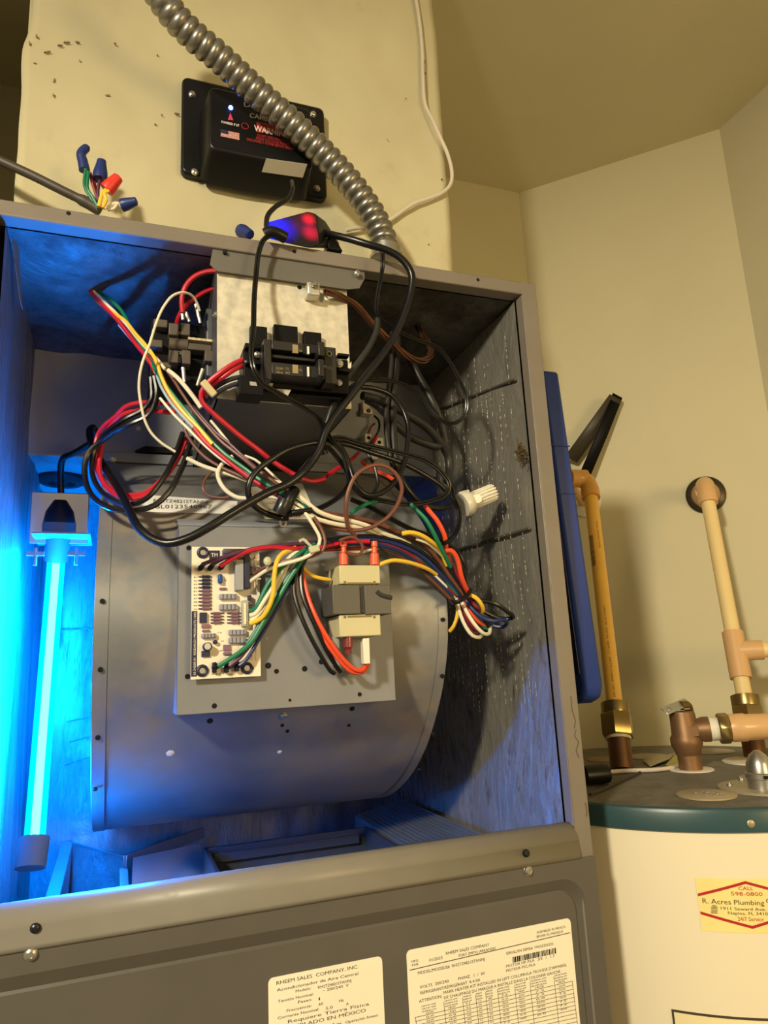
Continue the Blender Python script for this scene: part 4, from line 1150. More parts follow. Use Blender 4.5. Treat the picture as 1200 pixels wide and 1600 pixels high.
MB().obox(base + n_ * (L_ * .54) + V(wd_ + .006, 0, 0) + side * .03, (1, 0, 0), side, n_, .018, .012, .028).build('side_latch', mat('navy_plastic', (10, 22, 62), .5), bb, bevel=.002)
for k in (.25, .8):
    q = base + n_ * (L_ * k) + side * .10
    MB().box(WID + .0002, q.x + .002, q.y - .012, q.y + .012, q.z - .004, q.z + .004).build('hanger_hook', M_BLK, bb)
bs = thing('black_strap', tuple(at(905, 730, .50)), 'black flat strap bent to a peak behind the yellowed pipe elbow', 'strap')
M_STRAP = mat('lit_strap_band', (66, 60, 48), .5, var=.1)  # black strap's front leg, light falling on it mixed into the colour
def band(pts, wid_px, m_, yy):
    """flat band following the spots, its face towards the room"""
    b = MB(); P = [at(x, y, d_) for x, y, d_ in pts]; vs = []
    up = V(.9, -.1, -.45).normalized()
    for p_ in P:
        vs += [p_ - up * wid_px / 2, p_ + up * wid_px / 2]
    b.add(vs, [(2 * i, 2 * i + 1, 2 * i + 3, 2 * i + 2) for i in range(len(P) - 1)])
    return b
band([(892, 718, .52), (962, 621, .45)], .027, M_STRAP, 0).build('band_front', M_STRAP, bs, solid=.002)
band([(965, 618, .45), (942, 676, .47), (914, 742, .49)], .021, M_BLKM, 0).build('band_rear', M_BLKM, bs, solid=.002)

# ------------------------------------------------------------------ supply duct
YF = .10
dx0, dx1 = at(22, 309, YF).x, at(707, 418, YF).x
M_DUCT = mat('mastic_duct', (192, 184, 150), .75, var=.06, vscale=6, bump=.12, bscale=40, dirt_or_streak=(168, 152, 116), dirt_scale=5, dirt_at=(.58, .8))
dct = thing('supply_duct', ((dx0 + dx1) / 2, .3, 0), 'cream mastic coated supply duct rising from the cabinet top', 'duct')
nx, nz = 60, 70
vs = []
for j in range(nz + 1):
    for i in range(nx + 1):
        s, t = i / nx, j / nz
        z = .0005 + t * (ZC - .001)
        e0 = mnoise.noise(V(0, t * 9, 3)) * .003 + (.006 if .245 < z < .36 else 0) * math.sin(math.pi * (z - .245) / .115 if .245 < z < .36 else 0)
        e1 = mnoise.noise(V(0, t * 7, 8)) * .004
        x = dx0 + e0 + (.004 * max(0, 1 - abs(z - .15) / .15)) * 0 + (dx1 + e1 - dx0 - e0) * s
        vs.append(V(x, YF + mnoise.fractal(V(s * 5, t * 6, 0), 1, 2, 4) * .0035, z))
fs = [(j * (nx + 1) + i, j * (nx + 1) + i + 1, (j + 1) * (nx + 1) + i + 1, (j + 1) * (nx + 1) + i) for j in range(nz) for i in range(nx)]
MB().add(vs, fs).build('front_board', M_DUCT, dct, solid=.004)
MB().box(dx0 + .002, dx0 + .006, YF + .003, .50, .0005, ZC - .0008).box(dx1 - .006, dx1 - .002, YF + .003, .50, .0005, ZC - .0008).box(dx0 + .003, dx1 - .003, .496, .50, .0005, ZC - .0008).build('side_board', M_DUCT, dct)
M_STAIN = mat('brown_stain', (140, 124, 92), .85, var=.3, vscale=200)
for x, y, w_, h_, a in ((168, 153, 9, 4, -.2), (105, 70, 10, 2.4, -.3), (122, 70, 8, 2, 0), (180, 72, 5, 2.5, .3), (75, 85, 12, 2, -.5), (95, 75, 10, 2.2, -.35), (55, 103, 6, 2, 0), (58, 60, 3, 6, 0), (47, 72, 3, 8, 0), (85, 130, 2.4, 10, .2), (84, 152, 2, 6, 0), (243, 198, 5, 2, .4), (253, 183, 3, 2, 0), (276, 181, 9, 2.2, 0),
                          (125, 98, 1.4, 4, 0), (246, 90, 3, 2, 0), (633, 157, 3, 2, 0), (604, 221, 2, 2, 0), (689, 283, 4, 3, 0), (668, 384, 2.4, 2, 0), (662, 100, 3, 9, 0), (663, 118, 3, 7, .1)):
    b = MB(); c = at(x, y, YF); n = 9
    k_ = .5 / F_PX
    ring_ = []
    for i in range(n):
        t = 2 * math.pi * i / n; rr0 = 1 + random.uniform(-.35, .35)
        u, v = math.cos(t) * w_ * k_ * rr0 * .6, math.sin(t) * h_ * k_ * rr0 * .6
        ring_.append(c + V(u * math.cos(a) - v * math.sin(a), -.0042, -(u * math.sin(a) + v * math.cos(a))))
    b.prism(ring_, (0, .002, 0)).build('mastic_chip', M_STAIN, dct, smooth=False)
# string-like white cable along the duct edge
wc = MB().tube(path([(648, -12, YF - .008), (655, 30), (660, 80), (661, 120), (665, 165), (676, 188), (688, 215), (699, 240), (706, 268), (704, 288), (690, 302), (668, 311), (648, 318), (632, 328), (612, 342), (598, 350), (565, 355), (540, 360)]), .0023, 8).build('white_cable', M_WC)
tag(wc, 'white cable running down the right edge of the cream duct', 'cable')

# ------------------------------------------------------------------ air purifier unit on the duct
YI = YF - .006
au = thing('air_purifier', tuple(at(400, 290, YF - .02)), 'black air purifier box screwed to the cream duct behind the conduit', 'air purifier')
i0, i1 = at(284, 130, YI - .006), at(510, 312, YI - .006)
IX0, IX1, IZ1, IZ0 = .1655, .3265, .2435, .1225
bp_ = rr(IX0, IX1, IZ0, IZ1, .007, YI - .0075, 4)
MB().prism(bp_, (0, .0115, 0)).build('base_plate', M_BLK, au, bevel=.0025)
YC = YI - .045
cx0, cx1, cz1, cz0 = at(327, 134, YC).x, at(485, 160, YC).x, at(327, 134, YC).z, at(330, 232, YC).z
outer = rr(cx0 - .006, cx1 + .004, cz0 - .014, cz1 + .003, .010, YI - .0075, 4)
inner = rr(cx0, cx1, cz0, cz1, .007, YC, 4)
n = len(outer)
MB().add(outer + inner, [(i, (i + 1) % n, n + (i + 1) % n, n + i) for i in range(n)] + [tuple(range(n, 2 * n))]).build('cover', M_BLK, au, bevel=.002)
for px, py in ((300, 148), (304, 269), (489, 179), (495, 295)):
    screw(at(px, py, YI - .0078), .0034, au)
YCp = YC - .0004
lb = MB().prism([at(401, 191, YCp), at(447, 197, YCp), at(447, 211, YCp), at(401, 206, YCp)], (0, .0003, 0)).build('warning_field', M_INKR, au, smooth=False)
def cover_text(s_, x, y, x1, cap, m_, tilt=.115):
    b = MB()
    a = at(x, y, YCp - .0003); w_ = at(x1, y + (x1 - x) * tilt, YCp - .0003).x - a.x
    h = abs(at(x, y - cap, YCp).z - a.z)
    letter(b, s_, lambda u, v: V(a.x + u, YCp - .0003, a.z + v), w_, h, .022)
    b.build('printed_text', m_, au, smooth=False)
M_WT = mat('white_print', (224, 216, 204), .6); M_RT = mat('dull_red_print', (150, 34, 34), .6)
cover_text('WARNING', 397, 204, 452, 9, M_WT)
cover_text('CARox', 390, 183, 424, 7, M_WT)
cover_text('De', 381, 166, 399, 7, M_WT)
cover_text('Air Purifier', 402, 192, 430, 4, mat('grey_print', (110, 104, 100), .6))
cover_text('DO NOT OPEN WHILE LIT', 402, 213, 445, 4, M_RT); cover_text('HIGH VOLTAGE INSIDE', 400, 217.5, 452, 4, M_RT); cover_text('DISCONNECT POWER BEFORE SERVICE', 386, 219.5, 460, 4, M_RT)
cover_text('POWERED IF LIT', 346, 192, 374, 3.4, M_WT)
c = at(383, 197, YCp); MB().ring(c, (0, 1, 0), .0036, .0005, 18, 6).build('warning_mark', M_RT, au)
MB().prism([at(360, 176, YCp), at(364.5, 188, YCp), at(356, 187, YCp)], (0, .0003, 0)).build('red_pointer', mat('pink_print', (206, 60, 96), .6), au, smooth=False)
f0 = at(345, 202, YCp); f1 = at(374, 219, YCp)
fg = MB().box(f0.x, f1.x, YCp, YCp + .0003, f1.z, f0.z).build('flag_print', M_WT, au)
hh = (f0.z - f1.z) / 13
b = MB()
for i in range(7): b.box(f0.x, f1.x, YCp - .0002, YCp, f0.z - hh * (2 * i + 1), f0.z - hh * 2 * i)
b.build('flag_stripe', mat('flag_red', (176, 70, 70), .6), fg)
MB().box(f0.x, f0.x + (f1.x - f0.x) * .4, YCp - .0004, YCp, f0.z - hh * 7, f0.z).build('flag_canton', mat('flag_navy', (34, 34, 60), .6), fg)
c = at(360.5, 168.5, YC - .0002)
MB().ball(c, .0024, 10).build('status_light', mat('blue_led', (120, 160, 255), .3, emit=(.06, .16, 1.0), estr=14.0), au)
c = at(373, 149, YC - .0002)
MB().ball(c, .0011, 8).build('status_light', mat('dim_blue_led', (60, 60, 160), .3, emit=(.1, .1, .8), estr=.6), au)
# sticker on the sloping lower face of the cover
sa = V(0, YC, cz0); sd_ = V(0, YI - .0075 - YC, -.014).normalized(); sn = V(0, sd_.z, -sd_.y).normalized()
def slope_pt(px, py):
    r = ray(px, py); t = (sa - EYE).dot(sn) / r.dot(sn); return EYE + r * t + sn * .0008
MB().prism([slope_pt(x, y) for x, y in ((416, 247), (480, 256), (473, 277), (409, 268))], sn * -.0004).build('spec_sticker', mat('grey_sticker', (190, 184, 170), .5), au, smooth=False)

# ------------------------------------------------------------------ flexible conduit
cp_ = spline([at(*q) for q in ((212, -70, -.02), (240, -22, -.012), (272, 25, -.004), (300, 54, .002), (345, 92, .010), (400, 143, .018), (455, 192, .026), (508, 243, .034), (552, 292, .040), (582, 335, .046), (598, 370, .050), (604, 398, .052))], .001)
ln = [0.0]
for i in range(1, len(cp_)): ln.append(ln[-1] + (cp_[i] - cp_[i - 1]).length)
pts = []; d = 0.0; j = 0
PITCH = .0098
while d < ln[-1]:
    while ln[j + 1] < d: j += 1
    pts.append(cp_[j].lerp(cp_[j + 1], (d - ln[j]) / (ln[j + 1] - ln[j]))); d += PITCH / 8
nq = len(pts)
def corr(t):
    ph = (t * (nq - 1) / 8) % 1.0
    return .0122 + .0027 * (1 - abs(2 * ph - 1) ** 2.4)
fc = thing('flexible_conduit', tuple(pts[-1]), 'thick grey corrugated metal conduit curving down to the cabinet top', 'conduit')
MB().tube(pts, .014, 28, rfun=corr).build('corrugated_tube', mat('conduit_steel', (150, 147, 140), .34, .85, var=.08), fc)
MB().lathe(pts[-1] + V(0, 0, -.008), (0, 0, 1), [(0, .019), (.004, .019), (.005, .0165), (.014, .0165)], 24).build('conduit_connector', M_SCREW, fc)
# ------------------------------------------------------------------ wire nuts and feed cable on top of the cabinet
def nut(name, p0, p1, r0, r1, m_, label, bend=None):
    p0, p1 = Vector(p0), Vector(p1); L_ = (p1 - p0).length
    o = MB()
    if bend:
        q = spline([p0, p0.lerp(p1, .5), p1, p1 + Vector(bend)], .002)
        o.tube(q, r0, 12, rfun=lambda t: r0 * (1 - .25 * t) * (1 if t < .95 else .7))
    else:
        o.lathe(p0, p1 - p0, [(0, r0), (.002, r0 * 1.03), (L_ * .35, r0 * .98), (L_ * .8, r1), (L_ * .95, r1 * .92), (L_, r1 * .6)], 12)
    return tag(o.build(name, m_, angle=30), label, 'wire connector', 'wire nuts on the cabinet top')
YN = .050
M_NB = mat('blue_nut', (30, 48, 112), .4, var=.05); M_NR = mat('red_nut', (226, 52, 40), .4, var=.05)
nut('wire_nut', at(132, 266, YN), at(127, 240, YN), .0052, .0046, M_NB, 'dark blue wire nut bent at the tip, topmost of the cluster', bend=at(137, 229, YN) - at(127, 240, YN))
nut('wire_nut', at(156, 281, YN - .004), at(159, 250, YN - .004), .0068, .0046, M_NB, 'dark blue cone wire nut between the bent one and the red one')
nut('wire_nut', at(166, 297, YN - .008), at(186, 276, YN - .012), .0068, .0054, M_NR, 'bright red wire nut on two yellow conductors')
nut('wire_nut', at(190, 321, YN - .004), at(214, 314, YN - .010), .0060, .0042, M_NB, 'dark blue wire nut lying low on white conductors')
nut('wire_nut', at(377, 361, .035), at(391, 366, .020), .0068, .0052, M_NB, 'dark blue wire nut lying behind the top rail by the adapter')
fcb = thing('feed_cable', tuple(at(150, 322, YN)), 'dark grey feed cable from the left with its coloured conductors splayed on the cabinet top', 'cable')
MB().tube(path([(-60, 222, .06), (0, 251, .055), (50, 274, .052), (100, 299, .05), (140, 319, .05), (156, 329, .05)]), .0044, 12, rfun=lambda t: .0044 if t < .86 else .0056).build('cable_sheath', mat('grey_brown_sheath', (66, 60, 52), .5), fcb)
for pts, c, d in ((((152, 325, .046), (139, 305), (132, 290), (134, 264)), 'green', 3.2), (((154, 325, .044), (145, 308), (137, 296), (138, 268)), 'green', 3.0), (((154, 322, .048), (149, 300), (144, 285), (141, 270)), 'maroon', 3.0), (((155, 322, .050), (150, 296), (147, 282), (150, 276)), 'maroon', 3.0),
                  (((157, 324, .046), (153, 305), (154, 290), (157, 279)), 'purple', 3.0), (((154, 323, .040), (158, 308), (161, 300), (167, 296)), 'yellow', 3.4), (((160, 325, .038), (166, 312), (163, 302), (170, 298)), 'yellow', 3.4),
                  (((163, 326, .044), (172, 322), (180, 317), (191, 320)), 'white', 3.0), (((168, 328, .044), (178, 326), (184, 318), (190, 322)), 'white', 3.0)):
    wire(c + '_conductor', pts, d, W[c], fcb)

# ------------------------------------------------------------------ power adapter with lit windows
pa_ = thing('power_adapter', tuple(at(500, 388, .01)), 'wedge shaped black power adapter glowing blue and red on the top rail', 'power adapter')
yf, yb2 = -.004, .055
front = [at(416, 347, .0), at(480, 330, .0), at(494, 334, .0), at(500, 384, -.004), at(484, 388, -.004), at(440, 378, -.004), at(418, 372, -.004)]
back = [at(x, y, .04) for x, y in ((438, 358), (498, 341), (508, 345), (532, 382), (525, 388), (470, 385), (440, 378))]
n = 7
MB().add(front + back, [tuple(range(n)), tuple(reversed(range(n, 2 * n)))] + [(i, n + i, n + (i + 1) % n, (i + 1) % n) for i in range(n)]).build('adapter_case', M_BLK, pa_, bevel=.002)
# translucent front with a blue and a red LED behind it: each glow fades with distance from its LED
mt = bpy.data.materials.new('led_lit_front'); mt.use_nodes = True
N, L = mt.node_tree.nodes, mt.node_tree.links
bs_ = N['Principled BSDF']; bs_.inputs['Base Color'].default_value = (.012, .010, .014, 1); bs_.inputs['Roughness'].default_value = .22
tc = N.new('ShaderNodeTexCoord'); prev = None
pbase = Vector(pa_['base'])
for (lx, ly), col, st, rad in (((421, 356), (.0, .01, 1.0), 1.8, .024), ((440, 357), (.02, .0, .9), .7, .022), ((483, 341), (1.0, .005, .02), .95, .0105), ((486, 364), (1.0, .005, .05), .55, .013), ((474, 352), (.3, .0, .12), .22, .020)):
    q = at(lx, ly, -.003) - pbase
    vm = N.new('ShaderNodeVectorMath'); vm.operation = 'DISTANCE'; vm.inputs[1].default_value = q
    L.new(tc.outputs['Object'], vm.inputs[0])
    mr = N.new('ShaderNodeMapRange'); mr.interpolation_type = 'SMOOTHERSTEP'
    mr.inputs['From Min'].default_value = 0; mr.inputs['From Max'].default_value = rad; mr.inputs['To Min'].default_value = st; mr.inputs['To Max'].default_value = 0
    L.new(vm.outputs['Value'], mr.inputs['Value'])
    sc_ = N.new('ShaderNodeVectorMath'); sc_.operation = 'SCALE'; sc_.inputs[0].default_value = col
    L.new(mr.outputs['Result'], sc_.inputs['Scale'])
    if prev is None: prev = sc_.outputs['Vector']
    else:
        ad_ = N.new('ShaderNodeVectorMath'); ad_.operation = 'ADD'; L.new(prev, ad_.inputs[0]); L.new(sc_.outputs['Vector'], ad_.inputs[1]); prev = ad_.outputs['Vector']
L.new(prev, bs_.inputs['Emission Color']); bs_.inputs['Emission Strength'].default_value = 1.0
MB().prism([at(x, y, yy - .0006) for (x, y), yy in zip(((416, 348), (480, 331), (493, 335), (499, 382), (484, 386), (440, 377), (418, 371)), (0, 0, 0, -.004, -.004, -.004, -.004))], (0, .0006, 0)).build('lit_front', mt, pa_, smooth=False)
MB().tube(path([(414, 366, -.008), (424, 362, -.010), (436, 366, -.010), (446, 372, -.008)]), .0055, 12).build('plug', M_BLK, pa_)
MB().prism([at(515, 368, .014), at(524, 372, .014), at(536, 392, .014), at(512, 388, .014)], (0, .02, 0)).build('adapter_foot', M_BLK, pa_, bevel=.001)

# ------------------------------------------------------------------ black cords
def cord(label, pts, d, m_=None, name='black_cable', flat=False, cat='cable', stripes=None):
    P = path(pts)
    b = MB()
    if flat:                      # twin conductor cord: two round cores side by side
        n_ = len(P); off = []
        for i in range(n_):
            t = (P[min(i + 1, n_ - 1)] - P[max(0, i - 1)]).normalized()
            v = (P[i] - EYE).normalized(); s = t.cross(v)
            if s.length < 1e-4: s = V(1, 0, 0)
            off.append(s.normalized())
        for sg in (-1, 1):
            b.tube([p + o * sg * d / 2000 * .52 for p, o in zip(P, off)], d / 2000 * .56, 8)
    else:
        b.tube(P, d / 2000, 10)
    o = b.build(name, m_ or M_CORD)
    return tag(o, label, cat, 'dark cables at the back of the compartment' if name == 'dark_cable' else 'black cords tangled in the compartment')
cord('black cord dropping from the air purifier to the adapter', [(456, 284, .05), (457, 296, .03), (450, 311, .02), (432, 322, .012), (419, 336, .004), (416, 352, -.004), (418, 364, -.010)], 5.0)
cord('black twin cord hanging over the top rail in front of the breaker', [(424, 366, -.010), (411, 376, -.014), (404, 396, -.014), (400, 430, -.016), (397, 470, -.030), (396, 512, -.042), (393, 553, -.048), (397, 578, -.050), (408, 598, -.046), (427, 610, -.040), (453, 625, -.030), (480, 640, -.016), (499, 655, -.008), (505, 672, -.004), (505, 694, -.002), (514, 700, 0), (528, 716, .004), (541, 735, .008), (545, 754, .010), (533, 773, .008), (512, 788, .004), (487, 798, 0), (450, 804, -.002)], 4.4, flat=True)
cord('thick black cord from the adapter over the rail and down to the lamp', [(500, 362, .020), (520, 367, .006), (545, 373, -.004), (575, 382, -.012), (605, 391, -.016), (628, 405, -.018), (643, 428, -.018), (642, 455, -.016), (632, 490, -.014), (616, 525, -.012), (596, 556, -.012), (570, 590, -.012), (545, 622, -.012), (522, 652, -.012), (508, 676, -.012), (500, 700, -.012), (488, 720, -.012), (470, 741, -.014), (450, 756, -.014), (420, 769, -.016), (390, 785, -.018), (358, 804, -.020), (325, 825, -.020), (292, 842, -.018), (262, 849, -.014), (238, 842, -.008), (218, 826, 0), (204, 802, .02), (190, 772, .05), (172, 744, .09), (154, 714, .13), (142, 690, .16), (140, 672, .17), (146, 668, .18), (149, 676, .19), (144, 690, .20), (130, 700, .21), (114, 709, .22), (99, 716, .235), (95, 730, .245), (95, 750, .252), (95, 775, .256), (93, 795, .256)], 7.2)
cord('black twin cord hanging from the rail into a wide right hand loop', [(598, 396, -.022), (598, 415, -.022), (594, 440, -.014), (589, 466, -.006), (589, 490, 0), (603, 506, .004), (633, 523, .006), (657, 533, .01), (683, 543, .012), (703, 566, .014), (718, 594, .016), (728, 618, .018), (729, 640, .02), (720, 656, .022), (704, 662, .024), (687, 655, .026), (670, 638, .03), (657, 616, .03), (638, 604, .03), (607, 594, .024), (582, 593, .02), (556, 600, .012), (530, 622, .004)], 4.0, flat=True)
cord('dark cord branching down left from the hanging twin cord', [(590, 498, .004), (589, 514, .002), (578, 540, 0), (562, 564, 0), (546, 586, 0), (530, 612, 0), (517, 642, 0), (508, 672, .002), (503, 694, .004), (508, 710, .006)], 6.2, M_CORDG)
cord('black cord of the small left loop over the warning label', [(515, 696, -.006), (503, 692, -.008), (475, 695, -.010), (447, 704, -.012), (426, 717, -.012), (405, 732, -.012), (391, 750, -.012), (387, 770, -.010), (396, 789, -.006), (413, 801, -.002), (436, 808, .0), (448, 810, 0), (446, 804, -.004), (460, 801, -.008), (487, 797, -.010)], 5.4)
cord('black printed twin cord of the large right loop', [(507, 690, 0), (530, 684, .004), (560, 692, .006), (610, 704, .008), (643, 712, .01), (668, 721, .012), (690, 738, .014), (702, 757, .016), (697, 772, .016), (673, 783, .014), (640, 788, .012), (602, 783, .01), (568, 775, .006), (551, 757, .004), (543, 733, 0), (536, 708, -.002), (520, 690, -.002), (508, 672, -.002)], 4.6, flat=True)
cord('black cord with a pale stripe ending inside the right loop', [(512, 692, .002), (540, 694, .008), (580, 707, .012), (627, 723, .014), (660, 740, .016), (690, 760, .018), (700, 772, .02)], 5.0)
cord('thin black cord dropping straight and curling under the brown loop', [(556, 604, .016), (585, 607, .018), (610, 617, .02), (627, 636, .02), (637, 662, .018), (637, 692, .014), (632, 722, .010), (624, 742, .006), (608, 762, .002), (588, 773, 0), (570, 772, -.002), (556, 757, -.002), (548, 735, 0), (540, 712, 0), (528, 692, 0)], 5.0)
for lab, pts, d in (('dark grey cable sloping down the back at the right liner', [(612, 500, .12), (622, 530, .11), (640, 562, .10), (660, 598, .095), (673, 623, .09), (684, 645, .09), (690, 664, .095), (696, 690, .10)], 9.0),
                    ('dark grey cable running right under the breaker to the lower right', [(566, 618, .05), (590, 624, .055), (612, 634, .06), (640, 650, .07), (667, 668, .08), (687, 690, .09), (700, 714, .10), (702, 735, .10), (698, 752, .09)], 9.0),
                    ('grey cable looping low behind the hanging black cords', [(572, 624, .06), (590, 634, .06), (610, 655, .065), (630, 674, .07), (645, 685, .08), (667, 694, .085), (684, 698, .09), (692, 688, .10)], 8.5),
                    ('dark upright cable behind the tangle, left of the pair', [(612, 520, .06), (612, 560, .05), (608, 602, .045), (603, 653, .04), (606, 694, .035), (614, 730, .03)], 5.0),
                    ('dark upright cable behind the tangle, thicker of the pair', [(620, 515, .07), (620, 560, .055), (616, 600, .05), (614, 643, .045), (616, 702, .04), (622, 740, .035)], 8.0)):
    cord(lab, pts, d, M_CORDG, 'dark_cable', cat='cable')
cord('black twin cord sloping to the right hand cable tie', [(548, 780, .03), (577, 792, .03), (610, 810, .028), (643, 827, .026), (677, 839, .026), (696, 846, .026), (709, 838, .03), (717, 820, .034), (717, 798, .036), (708, 776, .04), (704, 758, .045)], 4.6, flat=True)
cord('black cord passing behind the large right loop to the liner', [(622, 738, .03), (634, 760, .03), (648, 778, .032), (664, 790, .036), (690, 794, .04), (704, 790, .045)], 6.0)
# black pair and red pair of the relay, bundled into the left loop
M_RW = W['red']
for lab, c, d, pts in (('outer black relay wire of the left loop', 'black', 5.2, [(241, 588, .05), (245, 610, .05), (243, 630, .05), (230, 650, .055), (205, 662, .06), (182, 672, .07), (160, 688, .085), (140, 705, .09), (133, 724, .09), (133, 748, .085), (141, 770, .075), (158, 787, .06), (184, 797, .05), (216, 797, .045), (242, 789, .045), (266, 766, .045), (283, 734, .05), (294, 705, .055), (299, 684, .06)]),
                       ('inner black relay wire of the left loop', 'black', 5.0, [(236, 590, .055), (237, 604, .055), (237, 622, .055), (226, 638, .06), (197, 654, .065), (176, 668, .075), (160, 682, .09), (148, 702, .095), (144, 722, .095), (145, 743, .09), (156, 765, .08), (178, 783, .065), (207, 788, .055), (230, 778, .05), (254, 749, .05), (272, 715, .055), (286, 676, .06)]),
                       ('upper red relay wire of the left loop', 'red', 4.6, [(276, 630, .06), (260, 631, .06), (235, 629, .062), (214, 630, .065), (196, 636, .07), (181, 651, .08), (165, 664, .09), (153, 680, .10), (149, 702, .10), (151, 724, .10), (157, 746, .09), (171, 763, .08), (194, 773, .07), (225, 771, .06), (248, 754, .058), (267, 731, .06), (283, 704, .062), (291, 684, .065)]),
                       ('lower red relay wire of the left loop', 'red', 4.6, [(279, 640, .065), (268, 644, .065), (246, 643, .067), (220, 641, .07), (192, 648, .075), (176, 662, .085), (164, 680, .095), (158, 702, .10), (155, 724, .098), (159, 749, .088), (175, 769, .075), (200, 779, .065), (232, 772, .058), (256, 748, .056), (275, 722, .058), (290, 690, .062)])):
    o = tag(wire(c + '_wire', pts, d, W[c]), lab, 'wire', 'relay wires of the left loop')
for lab, c, d, pts in (('thick red wire arching from the heater box to the relay top', 'red', 4.8, [(346, 423, .020), (325, 424, .024), (304, 432, .030), (290, 447, .036), (284, 466, .040), (285, 488, .044)]),
                       ('second red wire crossing behind the arched one', 'red', 4.8, [(346, 447, .040), (322, 455, .044), (303, 467, .048), (288, 481, .052), (279, 496, .056), (276, 508, .062)]),
                       ('thick red breaker wire running down right under the box', 'red', 4.6, [(386, 560, -.010), (366, 568, -.012), (345, 582, -.010), (326, 597, -.006), (315, 612, -.002), (316, 628, 0), (330, 643, .004), (352, 662, .008), (376, 682, .012), (400, 700, .016), (428, 722, .02), (452, 737, .022), (472, 748, .024), (492, 752, .026), (508, 748, .028)]),
                       ('short red breaker wire beside the long one', 'red', 4.6, [(386, 569, -.008), (368, 576, -.010), (350, 588, -.008), (332, 600, -.002), (318, 618, .006)]),
                       ('red wire end rising to the white connector', 'red', 4.4, [(510, 744, .03), (525, 734, .04), (540, 724, .06), (552, 716, .09), (560, 708, .13)]),
                       ('orange red wire right under the white connector', 'orange', 4.2, [(566, 722, .10), (575, 730, .09), (590, 737, .08), (606, 744, .07), (616, 750, .06)]),
                       ('upper charcoal breaker wire', 'dark', 4.4, [(380, 588, -.008), (362, 592, -.006), (345, 600, 0), (332, 610, .008), (324, 622, .016)]),
                       ('lower charcoal breaker wire', 'dark', 4.4, [(380, 597, -.006), (362, 602, -.004), (345, 610, .002), (334, 620, .01), (328, 630, .02)]),
                       ('thin black wire hooked from the lug to the white connector', 'black', 3.0, [(585, 650, .235), (592, 658, .225), (592, 672, .22), (586, 684, .222), (580, 692, .226), (577, 704, .23)]),
                       ('thin maroon wire beside the white connector', 'maroon', 2.8, [(585, 662, .236), (579, 668, .232), (576, 678, .232), (574, 684, .235)]),
                       ('short red wire crossing the white connector', 'red', 5.0, [(589, 680, .222), (584, 690, .222), (580, 700, .222)]),
                       ('thin black wire curving under the brown loop', 'black', 3.2, [(572, 706, .03), (582, 722, .028), (588, 740, .026), (590, 757, .024), (584, 770, .022), (578, 776, .02)])):
    tag(wire({'sky': 'pale_blue', 'dark': 'charcoal'}.get(c, c) + '_wire', pts, d, W[c]), lab, 'wire', 'single wires in the open compartment')
# white tab tying the breaker wires
b = MB().obox(at(326, 607, -.014), (at(338, 622, -.014) - at(316, 597, -.014)), V(.6, 0, .6), V(0, 1, 0), .016, .0065, .004)
tag(b.build('wire_clip', mat('ivory_clip', (196, 180, 138), .5), bevel=.001), 'ivory clip holding the red and charcoal breaker wires', 'clip')
# small lug and white connector on the discharge plate
lg = thing('ground_lug', tuple(at(571, 648, YD - .008)), 'zinc terminal lug on the plate behind the cords', 'terminal lug')
MB().px(566, 627, 579, 648, YD - .010, YD).px(567, 637, 583, 647, YD - .016, YD).build('lug_body', mat('zinc_lug', (196, 192, 180), .4, .5), lg, bevel=.001)
screw(at(576, 642, YD - .0162), .0026, lg, material=mat('rusty_screw', (96, 66, 44), .5, .5))
wcn = thing('wire_connector', tuple(at(582, 698, YD - .02)), 'white plastic terminal connector on the plate behind the cords', 'wire connector')
MB().px(570, 677, 583, 692, YD - .020, YD).px(584, 683, 600, 697, YD - .022, YD).px(578, 710, 591, 718, YD - .020, YD).build('connector_body', M_WHITE, wcn, bevel=.001)
for px, py in ((576, 684), (593, 691)):
    c = at(px, py, YD - .0226 if px > 580 else YD - .0203); MB().cyl(c, c + V(0, .001, 0), .0024, n=12).build('terminal_hole', M_HOLE, wcn)

